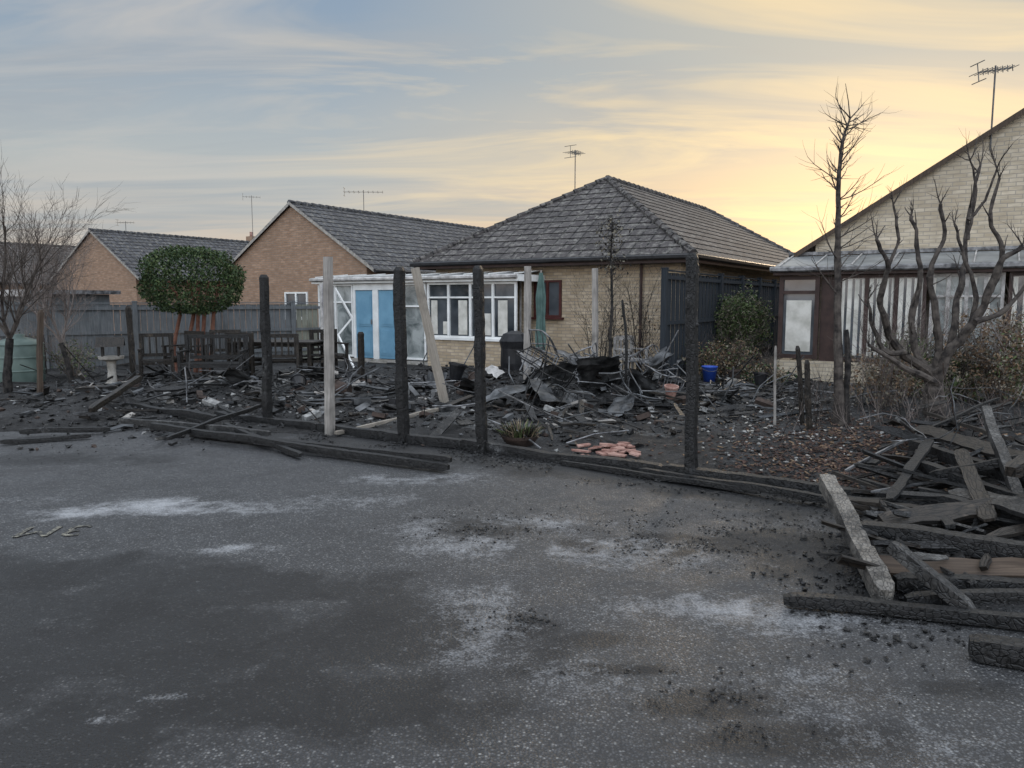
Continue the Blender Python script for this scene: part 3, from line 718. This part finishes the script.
# garden debris field
mb=MB()
cl=[(215,400,80,14,.22),(90,410,70,12,.15),(330,395,60,12,.22),(300,412,70,8,.1),(575,398,70,16,.22),(560,425,60,12,.08),(650,395,40,12,.13),(730,405,35,14,.1),(410,395,50,10,.12),(150,395,60,10,.2),(700,385,60,8,.12),(480,380,60,8,.1),(760,400,50,10,.1)]
mats=[CHAR]*14+[CHARASH]*3+[CHARBR]*3+[STEEL]*3+[GREYW]
for (px,py,sx,sy,hh) in cl:
    for _ in range(62):
        x=random.gauss(px,sx);y=max(366,random.gauss(py,sy)); p=onG(x,y)
        a,b=toS(p)
        if b<-.3 or p.y>19: 
            if not(a>5 and b>-2.2): continue
        f=math.exp(-((x-px)/sx)**2*.5-((y-py)/sy)**2*.5)
        L=min(1.5,.08+random.expovariate(3.2)); m_=random.choice(mats)
        mb.plank(p+Vector((0,0,.02+hh*f*R())),L,U(.015,.1),U(.008,.035),U(0,6.28),random.gauss(0,.17),U(-.6,.6),m_,bend=U(-.02,.02))
    for _ in range(520):
        x=random.gauss(px,sx*1.2);y=max(364,random.gauss(py,sy*1.2)); p=onG(x,y); a,b=toS(p)
        if b<-.3 and a<4: continue
        if p.y>19: continue
        mb.chunk(p+Vector((0,0,.015)),.008+HG(.028),random.choice([CHAR]*10+[CHARASH]*3+[ASHM,RUST,STEEL]),.6)
    for _ in range(12):
        x=random.gauss(px,sx*.9);y=max(366,random.gauss(py,sy)); p=onG(x,y); a,b=toS(p)
        if b<0 or p.y>18: continue
        d=Vector((U(-1,1),U(-1,1),U(0,.5))).normalized(); L=U(.3,1.1); p.z+=.04+U(0,hh)
        q1=p+d*L*.5+Vector((U(-.1,.1),U(-.1,.1),U(-.03,.08))); mb.tube([p,q1,p+d*L],U(.006,.012),random.choice([METAL,STEEL,CHAR]),5)
mb.build("burnt_debris")
mb=MB()   # loose bricks, tiles and small boxes in the wreck
for _ in range(150):
    x=U(120,780); y=U(378,428); p=onG(x,y); a,b=toS(p)
    if b<.2 or p.y>17: continue
    s_=U(.5,1.3); M=Matrix.Translation(p+Vector((0,0,.04)))@Matrix.Rotation(U(0,6.28),4,'Z')@Matrix.Rotation(U(-.5,.5),4,'X')@Matrix.Rotation(U(-.4,.4),4,'Y')
    mb.box((-.1*s_,-.05*s_,-.03*s_),(.1*s_,.05*s_,.035*s_),random.choice([CHARASH,STEEL,STEEL,ASHM,RUST,RUST,BLACKP,CHAR]),M)
mb.build("brick_rubble")
mb=MB()
for _ in range(6500):
    a=U(-5,8);b=U(.1,7.5); 
    if noise.noise(Vector((a*.8,b*.8,9)))<-.15: continue
    mb.chunk(S(a,b,gz(a,b)+.008),.005+HG(.013),random.choice([CHAR]*6+[CHARASH]*3+[ASHM]+[RUST]),.6)
mb.build("ash_and_rubble")
mb=MB()
for _ in range(4600):
    x=random.gauss(850,70);y=random.gauss(462,22)
    p=onG(x,y);a,b=toS(p)
    if b<.1: continue
    mb.plank(p+Vector((0,0,.012)),U(.015,.06),U(.01,.026),.006,U(0,6.28),U(-.4,.4),U(-.5,.5),random.choice([MULCH,MULCH,MULCH,MULCH,CHAR,LEAFB]))
for _ in range(260):
    p=onG(random.gauss(780,60),random.gauss(440,22));a,b=toS(p)
    if b<.1: continue
    mb.chunk(p+Vector((0,0,.02)),U(.01,.03),random.choice([ASHM,STONE,CHARASH]),.6)
mb.build("bark_mulch")
# twisted chair frames & sheets
def tube_chair(name,loc,yaw,pit,rol,mat,sc=1,warp=.05):
    mb=MB(); M=Matrix.Translation(loc)@Matrix.Rotation(yaw,4,'Z')@Matrix.Rotation(pit,4,'Y')@Matrix.Rotation(rol,4,'X'); ph=R()*50
    def T(p):
        v=M@(Vector(p)*sc); v=v+noise.noise_vector(v*2.2+Vector((ph,0,0)))*warp; v.z=max(v.z,.05); return v
    def tb(P,r=.013):
        Q=[]
        for i in range(len(P)-1):
            for k in range(5): Q.append(T(Vector(P[i]).lerp(Vector(P[i+1]),k/5)))
        Q.append(T(P[-1])); mb.tube(Q,r*sc,mat,6)
    for x in (-.27,.27):
        tb([(x,-.25,0),(x,-.25,.62),(x,.22,.66)]); tb([(x*.95,.32,0),(x*.95,.2,.42),(x*.9,.36,1.0)]); tb([(x,-.25,.42),(x*.95,.22,.42)])
    for z,y in ((.42,-.25),(.42,.2),(1.0,.36),(.72,.29)): tb([(-.26,y,z),(.26,y,z)])
    tb([(-.27,-.25,.12),(.27,-.25,.12)])
    for i in range(5):
        x=-.2+.1*i; tb([(x,-.24,.43),(x,.2,.43)],.008); tb([(x,.22,.46),(x,.35,.99)],.008)
    return mb.build(name)
for (px,py,z) in ((535,412,.1),(570,406,.12),(604,410,.12),(552,400,.2),(590,396,.25),(626,400,.2),(652,402,.12),(608,390,.28),(578,418,.05),(640,392,.25),(585,402,.3)):
    p=onG(px,py); p.z+=z
    sgn=random.choice((-1,1))
    tube_chair("burnt_metal_chair",p,U(0,6.28),U(-.4,.4),sgn*U(1.1,1.9),random.choice([METAL,STEEL,STEEL,CHAR]),.85,.14)
def sheet(name,loc,w_,h_,yaw,pit,rol,mat,crump=.08):
    mb=MB(); n=12; M=Matrix.Translation(loc)@Matrix.Rotation(yaw,4,'Z')@Matrix.Rotation(pit,4,'Y')@Matrix.Rotation(rol,4,'X'); ph=R()*40;vs=[]
    for j in range(n+1):
        for i in range(n+1):
            x=(i/n-.5)*w_;y=(j/n-.5)*h_*(1+.3*noise.noise(Vector((i*.4+ph,0,0)))); zc=crump*1.6*noise.noise(Vector((x*2+ph,y*2,0)))+crump*.8*abs(noise.noise(Vector((x*5+ph,y*5,0)))); p=M@Vector((x,y,zc)); p.z=max(p.z,.03); vs.append(p)
    fs=[(j*(n+1)+i,j*(n+1)+i+1,(j+1)*(n+1)+i+1,(j+1)*(n+1)+i) for j in range(n) for i in range(n)]
    mb.idx(vs,fs,mat,[[(0,0),(.1,0),(.1,.1),(0,.1)]]*len(fs)); return mb.build(name)
for (px,py,z,w_,h_,mt) in ((515,412,.22,1.1,.55,STEEL),(548,406,.25,1.2,.65,STEEL),(655,392,.3,1.1,.6,STEEL),(662,384,.38,.7,.6,METAL),(494,392,.25,.3,.25,DIRTW),(600,404,.25,1.1,.65,STEEL),(565,414,.15,1.2,.5,STEEL),(90,398,.12,.6,.35,STEEL),(320,392,.15,.7,.4,STEEL),(640,408,.1,.9,.45,STEEL),(735,398,.1,.4,.3,STEEL),(240,402,.15,.6,.4,STEEL),(470,400,.1,.8,.35,STEEL),(590,396,.35,1.0,.55,STEEL),(430,395,.1,.6,.4,STEEL),(620,418,.08,.8,.35,STEEL),(535,398,.3,.8,.5,METAL),(575,392,.35,1.0,.5,STEEL)):
    p=onG(px,py); p.z+=z; sheet("crumpled_metal_sheet",p,w_,h_,U(0,6.28),U(-.7,.7),U(-.7,.7),mt)
# slatted garden furniture -----------------------------------------------
def slat_chair(loc,yaw,wd=.55,mat=None,name="garden_chair",hb=.92):
    mat=mat or CHARBR; mb=MB(); M=Matrix.Translation(loc)@Matrix.Rotation(yaw,4,'Z'); w2=wd/2
    def b(lo,hi): mb.box(lo,hi,mat,M)
    for x in (-w2,w2-.05):
        b((x,-.25,0),(x+.05,-.2,.62)); b((x,.22,0),(x+.05,.27,hb)); b((x-.005,-.28,.621),(x+.055,.219,.65)); b((x+.01,-.199,.3),(x+.04,.219,.35))
    for i in range(6): b((-w2+.051,-.24+i*.078,.41),(w2-.051,-.24+i*.078+.06,.43))
    b((-w2+.051,.23,hb-.07),(w2-.051,.26,hb)); b((-w2+.051,.23,.48),(w2-.051,.26,.54))
    n=int((wd-.12)/.09)
    for i in range(n): x=-w2+.07+i*(wd-.14)/max(1,n-1)-.015; b((x,.235,.541),(x+.03,.255,hb-.071))
    b((-w2+.051,-.24,.35),(w2-.051,-.21,.405))
    return mb.build(name)
for px,py,yw,wd in ((158,385,.4,.6),(185,382,-.6,.6),(225,381,.2,.6),(250,384,2.8,.6),(312,382,-1.2,.6),(330,379,.7,.6),(285,386,3.3,.6)):
    p=onG(px,py); slat_chair(p,yw,wd)
p=onG(215,390); slat_chair(p,.1,1.1,CHAR,"garden_bench")
def table(loc,yaw,L=1.6,Wd=.9,mat=None):
    mat=mat or CHARBR; mb=MB(); M=Matrix.Translation(loc)@Matrix.Rotation(yaw,4,'Z')
    for i in range(8): mb.box((-L/2,-Wd/2+i*Wd/8,.72),(L/2,-Wd/2+(i+1)*Wd/8-.012,.745),mat,M)
    for x in (-L/2+.08,L/2-.14):
        for y in (-Wd/2+.06,Wd/2-.12): mb.box((x,y,0),(x+.06,y+.06,.719),mat,M)
    mb.box((-L/2+.1,-Wd/2+.08,.65),(L/2-.1,-Wd/2+.1,.718),mat,M); mb.box((-L/2+.1,Wd/2-.1,.65),(L/2-.1,Wd/2-.08,.718),mat,M)
    return mb.build("garden_table")
table(onG(280,383),-.1,1.7)
p=onG(630,382); mb=MB(); M=Matrix.Translation(p)@Matrix.Rotation(.5,4,'Z')
for x in (-.24,.2):
    mb.box((x,-.24,0),(x+.04,-.2,.6),DIRTW,M); mb.box((x,.2,0),(x+.04,.24,.85),DIRTW,M); mb.box((x-.01,-.26,.601),(x+.05,.199,.63),DIRTW,M)
mb.box((-.199,-.24,.4),(.199,.2,.43),DIRTW,M); mb.box((-.199,.205,.78),(.199,.235,.87),DIRTW,M)
for i in range(5): mb.box((-.17+i*.08,.21,.44),(-.13+i*.08,.23,.779),DIRTW,M)
mb.build("white_plastic_chair")
# small props -------------------------------------------------------------
def lathe(mb,c,prof,mat,n=18,sc=(1,1),M=None):
    c=Vector(c);vs=[];k=len(prof)
    for r,z in prof:
        for i in range(n):
            a=2*math.pi*i/n; v=Vector((r*math.cos(a)*sc[0],r*math.sin(a)*sc[1],z))
            if M is not None: v=M@v
            vs.append(c+v)
    fs=[(j*n+i,j*n+(i+1)%n,(j+1)*n+(i+1)%n,(j+1)*n+i) for j in range(k-1) for i in range(n)]
    mb.idx(vs,fs,mat,[[(f[0]%n*.03,f[0]//n*.05)]*4 for f in fs])
p=onG(709,390); p.z+=.1; mb=MB(); lathe(mb,p,[(.001,.01),(.1,.01),(.135,.26),(.145,.265),(.145,.285),(.128,.285),(.12,.24),(.095,.03),(.001,.03)],BLUEP)
mb.tube([p+Vector((.14*math.cos(t),-.14*math.sin(t),.26-.06*math.sin(t))) for t in [math.pi*i/10 for i in range(11)]],.004,METAL,4)
mb.build("blue_bucket",smooth=True)
for (px,py,mt,s_,tilt) in ((480,392,RUST,1,1.3),(670,410,TERRA,.8,.2),(350,402,RUST,1.1,1.5),(760,396,BLACKP,1,.1),(300,400,BLACKP,1,1.2),(735,388,RUST,1,0.1),(455,388,BLACKP,1.3,.2)):
    p=onG(px,py);p.z+=.08; mb=MB(); lathe(mb,p,[(.001,.0),(.08*s_,.0),(.12*s_,.2*s_),(.135*s_,.2*s_),(.135*s_,.23*s_),(.115*s_,.23*s_),(.075*s_,.03),(.001,.03)],mt,14,M=Matrix.Rotation(U(0,6),3,'Z')@Matrix.Rotation(tilt,3,'X')); mb.build("plant_pot",smooth=False)
p=onG(520,448); mb=MB(); lathe(mb,p,[(.001,.0),(.13,.0),(.2,.09),(.21,.12),(.19,.12),(.12,.08),(.001,.08)],RUST)
for _ in range(420):
    a=U(0,6.28); r=U(0,.17); q_=p+Vector((r*math.cos(a),r*math.sin(a),.08)); d=Vector((math.cos(a)*U(.1,1),math.sin(a)*U(.1,1),U(.4,1.2))).normalized()*U(.08,.26)
    mb.tube([q_,q_+d*.6,q_+d+Vector((0,0,-.03))],[.005,.004,.001],random.choice([GRASSD,CHARBR,CHARBR,LEAFM]),3,cap=False)
mb.build("burnt_plant_bowl")
mb=MB()
for _ in range(30):
    p=G(random.gauss(610,17),random.gauss(456,3.2)); a,b=toS(p); p.z=gz(a,max(b,.05))+U(.015,.05)
    L=U(.08,.26);w_=U(.07,.2);M=Matrix.Translation(p)@Matrix.Rotation(U(0,6.28),4,'Z')@Matrix.Rotation(U(-.25,.25),4,'X')@Matrix.Rotation(U(-.15,.15),4,'Y')
    P=[M@Vector((L/2*math.cos(t)*U(.7,1.1),w_/2*math.sin(t)*U(.7,1.1),0)) for t in (.6,2.2,3.6,5.2,5.9)]
    nn=M.to_3x3()@Vector((0,0,.008)); mb.face([q_+nn for q_ in P],TERRA); mb.face([q_-nn for q_ in P][::-1],TERRA)
    for i in range(5): j=(i+1)%5; mb.face([P[i]-nn,P[j]-nn,P[j]+nn,P[i]+nn],TERRA)
mb.build("broken_terracotta_tiles")
# bird table
p=onG(113,392); mb=MB(); lathe(mb,p,[(.16,0),(.15,.06),(.08,.1),(.065,.3),(.08,.46),(.2,.5),(.21,.55),(.001,.55)],STONE,16)
M=Matrix.Translation(p)@Matrix.Rotation(.4,4,'Z')
for x in (-.14,.11):
    for y in (-.14,.11): mb.box((x,y,.551),(x+.03,y+.03,.72),CHARBR,M)
mb.face([M@Vector(q_) for q_ in ((-.22,-.2,.72),(.22,-.2,.72),(.22,0,.88),(-.22,0,.88))],CHARBR); mb.face([M@Vector(q_) for q_ in ((.22,.2,.72),(-.22,.2,.72),(-.22,0,.88),(.22,0,.88))],CHARBR)
mb.build("bird_table")
p=W(16,300,14.5); p.z=.02; mb=MB(); lathe(mb,p,[(.36,0),(.4,.1),(.4,.75),(.36,.82),(.1,.9),(.1,.95),(.001,.95)],TANKG); 
for z in (.25,.5,.74): lathe(mb,p+Vector((0,0,z)),[(.4,0),(.42,.02),(.4,.04)],TANKG)
mb.build("water_tank",smooth=True)
# parasol
p=W(541,300,15.6); p.z=.05; mb=MB(); mb.tube([p,p+Vector((0,0,2.15))],.02,GREYW,6)
n=14;vs=[];prof=[(.10,.5),(.12,.8),(.09,1.2),(.11,1.6),(.04,2.1)]
for r,z in prof:
    for i in range(n): a=2*math.pi*i/n; rr=r*(1 if i%2 else .6); vs.append(p+Vector((rr*math.cos(a),rr*math.sin(a),z+ (0.06 if i%2 and z<.6 else 0))))
fs=[(j*n+i,j*n+(i+1)%n,(j+1)*n+(i+1)%n,(j+1)*n+i) for j in range(4) for i in range(n)]
mb.idx(vs,fs,PARAG,[[(0,0)]*4]*len(fs)); lathe(mb,p,[(.25,0),(.25,.08),(.05,.12)],STONE); mb.build("furled_parasol")
p=W(515,300,15.8); p.z=.02; mb=MB()
lathe(mb,p,[(.22,0),(.25,.3),(.24,.6),(.27,.75),(.2,.9),(.06,.96),(.001,.96)],BLACKP,12,(1.2,.9)); mb.build("covered_barbecue")
p=W(322,300,16.5);p.z=0; mb=MB(); mb.beam(p,p+Vector((0,0,1.95)),.035,DIRTW,.01); mb.beam(p+Vector((.1,-.02,1.2)),p+Vector((.1,-.02,1.9)),.025,BLUEP,.01); mb.build("white_pole")
mb=MB(); mb.beam(W(335,288,18),W(352,318,18),.02,WHITE,.02); mb.beam(W(352,318,18),W(338,335,17.9),.02,WHITE,.02); mb.beam(W(338,335,17.9),G(356,372),.02,WHITE,.02); mb.build("bent_white_gutter")
p=W(563,300,15.3);p.z=.03; mb=MB(); mb.box((-.12,-.1,0),(.12,.1,.28),TERRA,Matrix.Translation(p)); mb.tube([p+Vector((0,0,.28)),p+Vector((0,0,.36))],.05,BLACKP,8); mb.build("fuel_can")
# ------------------------------------------------------------------ trees
def curve(P,k=5):
    P=[Vector(p) for p in P]; out=[]
    for i in range(len(P)-1):
        a=P[max(0,i-1)];b=P[i];c=P[i+1];d=P[min(len(P)-1,i+2)]
        for j in range(k):
            t=j/k; out.append(.5*((2*b)+(c-a)*t+(2*a-5*b+4*c-d)*t*t+(3*b-a-3*c+d)*t**3))
    out.append(P[-1]); return out
def limb(mb,P,r0,r1,mat,n=7,k=5,wob=.015,knob=.12):
    Q=curve(P,k); ph=R()*50; m_=len(Q)-1
    Q=[q_+noise.noise_vector(Vector((ph,i*.5,0)))*wob*(1 if 0<i else 0) for i,q_ in enumerate(Q)]
    rd=[(r0+(r1-r0)*(i/m_)**.8)*(1+knob*noise.noise(Vector((ph,i*.9,4)))) for i in range(m_+1)]
    mb.tube(Q,rd,mat,n,jit=.06); return Q
def twig(mb,p,d,L,r,mat,lev,spread=.6,up=.15,nseg=5):
    pts=[Vector(p)]; d=d.normalized(); dirs=[]
    for i in range(nseg):
        d=(d+Vector((U(-1,1),U(-1,1),U(-1,1)))*.16+Vector((0,0,up*.3))).normalized(); pts.append(pts[-1]+d*L/nseg); dirs.append(d.copy())
    mb.tube(pts,[r*(1-.65*i/nseg) for i in range(nseg+1)],mat,4 if r<.015 else 6,cap=False)
    if lev>0:
        for i in range(1,nseg+1):
            for _ in range(2 if R()<.4 else 1):
                dd=dirs[i-1]; o=dd.orthogonal(); o.rotate(Quaternion(dd,U(0,6.28)))
                twig(mb,pts[i],(dd+o*spread*U(.6,1.3)),L*U(.4,.65),max(.0022,r*(1-.65*i/nseg)*.55),mat,lev-1,spread,up,max(3,nseg-1))
mb=MB(); D=G(935,424).y
def w(px,py,o=0): return W(px,py,D+o)
trunk=limb(mb,[w(937,432),w(934,410),w(934,385,.05),w(930,368)],.15,.10,BARKP,10)
LM=[([(932,375),(905,355),(890,335),(880,300),(888,268),(876,240)],.065,.022,-.3),([(905,352),(886,352,),(872,325),(868,300)],.045,.016,-.2),
([(932,378),(915,350),(912,310),(920,280),(917,245),(911,215)],.06,.022,.2),([(934,380),(938,345),(935,310),(930,270),(944,240),(940,205)],.06,.02,0),
([(934,384),(950,350),(972,325),(990,290),(1000,262),(1022,246)],.08,.028,-.2),([(990,292),(1003,250),(990,220),(1000,178)],.038,.016,-.2),
([(950,350),(958,300),(965,262),(968,220),(980,165)],.055,.016,.3),([(935,382),(905,368),(880,352),(868,345)],.05,.018,-.4),([(972,325),(975,290),(962,250),(955,225)],.038,.014,-.1),([(975,322),(1005,310),(1030,280)],.042,.018,-.3),
([(888,268),(898,240),(893,205)],.026,.012,-.3),([(968,220),(985,200),(998,168)],.024,.01,.3),([(968,240),(975,190),(970,160)],.024,.01,.3)]
for P,r0,r1,o in LM:
    k=len(P)-1; pts=[w(p[0],p[1],o*(i/k)*2 if len(P)>4 else o*1.2) for i,p in enumerate(P)]
    Q=limb(mb,pts,r0,r1,BARKP,8,knob=.35,wob=.03)
    for q_ in Q[4::3]:
        if R()<.6: twig(mb,q_,Vector((U(-1,1),U(-1,1),U(.2,1.2))),U(.12,.4),.011,BARKP,R()<.3,.6,.3,4)
    for _ in range(2): twig(mb,Q[-1],Vector((U(-.6,.6),U(-.6,.6),1)),U(.15,.35),.010,BARKP,1,.5,.3,4)
mb.build("pollarded_tree")
mb=MB(); D=G(840,432).y
Q=limb(mb,[w(841,440),w(839,390),w(838,330,.05),w(838,260,.1),w(838,200,.1),w(841,150,.1),w(850,118,.1)],.075,.010,BARKP,8,6)
Q2=limb(mb,[w(846,440),w(846,400),w(848,360),w(846,330)],.05,.03,BARKD,7)
m_=len(Q)
for i in range(int(m_*.42),m_):
    t=i/m_
    for _ in range(2 if t<.7 else 3):
        a=U(0,6.28); L=U(.15,.7)*(1.2-t*.6)
        twig(mb,Q[i],Vector((math.cos(a)+.3,math.sin(a),U(.2,1.0))),L,.009,BARK,1 if R()<.7 else 0,.6,.3,4)
mb.build("dead_conifer")
mb=MB(); D=G(611,388).y
Q=limb(mb,[w(612,392),w(610,350),w(612,300),w(611,255),w(613,225)],.045,.012,BARKD,6)
for q_ in Q[10:]:
    for _ in range(4): twig(mb,q_,Vector((U(-1,1),U(-1,1),U(0,1))),U(.12,.3),.006,BARKD,1,.6,.2,3)
for _ in range(420):
    q_=random.choice(Q[13:]); mb.leaf(q_+Vector((random.gauss(0,.12),random.gauss(0,.12),random.gauss(0,.1))),U(.03,.08),random.choice([LEAFG,CHARBR]))
mb.build("burnt_sapling")
def burnt_shrub(name,px,py,h,n,mat,leaf=None,nl=0,spread=.5,depth=None,lev=2,rad=None,r0=.014,th=-.18,zc=None):
    mb=MB(); p=onG(px,py) if depth is None else W(px,py,depth); p.z=max(.03,min(p.z,.1))
    for _ in range(n):
        a=U(0,6.28); s_=U(.1,spread); twig(mb,p+Vector((math.cos(a)*.15*R(),math.sin(a)*.15*R(),0)),Vector((math.cos(a)*s_,math.sin(a)*s_,1)),h*U(.6,1),r0,mat,lev,.55,.12)
    if nl:
        rad=rad or (.5*h,.5*h,.5*h); zc=rad[2] if zc is None else zc
        for _ in range(nl):
            d=Vector((random.gauss(0,1),random.gauss(0,1),random.gauss(0,1))).normalized()
            r=(R()**.4)*(1+.45*noise.noise(d*2.5+p)+.2*noise.noise(d*6+p))
            q_=p+Vector((d.x*rad[0]*r,d.y*rad[1]*r,zc+d.z*rad[2]*r))
            if q_.z<.03: continue
            if noise.noise(q_*4)>th: mb.leaf(q_,U(.03,.07),random.choice(leaf))
    return mb.build(name)
burnt_shrub("burnt_shrub",640,380,2.0,6,BARKD,[LEAFB,LEAFG,CHARBR],900,.45,rad=(.7,.5,.85),th=0)
burnt_shrub("green_shrub",740,372,1.2,8,BARK,[LEAFD,LEAFM,LEAFM,LEAFG],10000,.5,depth=16.8,rad=(.66,.5,.70),th=-.35,zc=1.05)
burnt_shrub("scorched_shrub",722,384,.9,8,BARK,[LEAFB,LEAFG,LEAFB,LEAFM],4200,.7,rad=(.75,.5,.42))
burnt_shrub("scorched_shrub",765,388,.6,8,BARK,[LEAFD,LEAFG,LEAFB],1500,.7,rad=(.5,.4,.22))
burnt_shrub("scorched_shrub",880,412,1.0,14,BARKL,[LEAFB,LEAFG],2600,.7,rad=(.7,.5,.42))
burnt_shrub("scorched_shrub",1000,405,1.3,14,BARKL,[LEAFB,LEAFG,LEAFB],8000,.7,rad=(.85,.6,.72))
burnt_shrub("green_shrub",955,402,.9,10,BARK,[LEAFG,LEAFM,LEAFM],3600,.7,rad=(.6,.5,.38))
burnt_shrub("scorched_shrub",1040,415,1.4,10,BARKL,[LEAFG,LEAFM,LEAFB],5000,.7,rad=(.6,.5,.65))
burnt_shrub("green_shrub",905,398,1.3,12,BARKL,[LEAFG,LEAFM,LEAFM],3600,.6,rad=(.5,.5,.55),th=-.1)
burnt_shrub("dry_shrub",600,368,1.6,8,BARKD,[LEAFG],260,.5,depth=15.5,rad=(.5,.4,.7))
burnt_shrub("dry_shrub",75,375,.8,10,BARKL,[LEAFM,LEAFG],900,.7,depth=15.3,rad=(.5,.4,.35))
burnt_shrub("dry_shrub",20,372,1.0,8,BARKL,[LEAFM,LEAFG],700,.7,depth=15,rad=(.5,.4,.45))
mb=MB()
for _ in range(150):
    p=onG(U(780,1024),random.gauss(425,14)); a,b=toS(p)
    if b<.2: continue
    twig(mb,p,Vector((U(-.6,.6),U(-.6,.6),1)),U(.15,.6),.005,random.choice([BARKD,BARKL,BARK]),1,.6,.1,3)
mb.build("scorched_stems")
# topiary tree
mb=MB(); D=16.2; c=W(191,281,D)
for dx,b_ in ((-.16,176),(.05,192),(.2,204),(-.02,186),(.12,198)):
    p=W(b_,300,D);p.z=.02; limb(mb,[p,p+Vector((dx*.5+U(-.04,.04),0,.5)),Vector((c.x+dx*2,c.y+U(-.2,.2),c.z-.55)),Vector((c.x+dx*3,c.y,c.z))],.055,.03,BARKR,7)
for _ in range(17000):
    d=Vector((random.gauss(0,1),random.gauss(0,1),random.gauss(0,1))).normalized()
    f=(abs(d.x)**2.6+abs(d.y)**2.6+abs(d.z)**2.6)**(-1/2.6)
    r=f*(.72+.28*R()**.5)*(1+.13*noise.noise(d*2.6)+.09*noise.noise(d*7))
    q_=c+Vector((d.x*1.0*r,d.y*.85*r,d.z*.69*r))
    if noise.noise(q_*5)<-.33: continue
    mb.leaf(q_,U(.035,.075),LEAFD if R()<.72 else LEAFM,.6)
mb.build("clipped_bay_tree")
def bare(name,px,py,H,lean,mat,lev=3,r=.07,n=5,D=None):
    mb=MB(); p=G(px,py); p.z=.02
    if D: p=W(px,py,D);p.z=.02
    top=p+Vector((lean,0,H*.3)); limb(mb,[p,p+Vector((lean*.3,0,H*.15)),top],r,r*.75,BARKD,8)
    for i in range(n):
        a=6.28*i/n+U(-.4,.4); twig(mb,top,Vector((math.cos(a)*.55,math.sin(a)*.55,1)),H*U(.42,.64),r*.42,mat,lev,.5,.15,6)
    return mb.build(name)
bare("bare_tree",8,398,3.2,.1,BARK,3,.075,4)
bare("bare_tree",72,388,2.7,-.15,BARKL,3,.05,4)
bare("bare_tree",45,376,3.1,.0,BARKL,3,.05,3,D=16)
e=empty("garden_shed",W(-10,300,20)*1,ROT); e.location.z=0
mb=MB(); mb.box((-1.5,0,0),(2.0,2,1.75),FENCEG); mb.build("walls",e); mb=MB(); mb.box((-1.7,-.2,1.76),(2.2,2.2,1.86),METAL); mb.box((-1.7,-.21,1.7),(2.2,-.19,1.859),DIRTW); mb.build("roof",e)
m=NT("worn_road_paint"); n_=m.noise(m.coord('Object'),14,5,.85); m.col(m.ramp(n_,[(.46,(.04,.04,.04)),(.60,(.25,.235,.19))])); m.rough(.85,.2); PAINT=m.mat
cu=bpy.data.curves.new("bay_number",'FONT'); cu.body="3M"; cu.size=.36; cu.space_character=1.1
o=bpy.data.objects.new("tmp",cu); scene.collection.objects.link(o); dg=bpy.context.evaluated_depsgraph_get(); me=bpy.data.meshes.new_from_object(o.evaluated_get(dg)); bpy.data.objects.remove(o)
p=G(42,532); o=bpy.data.objects.new("painted_bay_number",me); scene.collection.objects.link(o); o.location=(p.x+.3,p.y+.15,.0065); o.rotation_euler=(0,0,math.pi+.1); me.materials.clear(); me.materials.append(PAINT)
print("verts",sum(len(o.data.vertices) for o in bpy.data.objects if o.type=='MESH'))
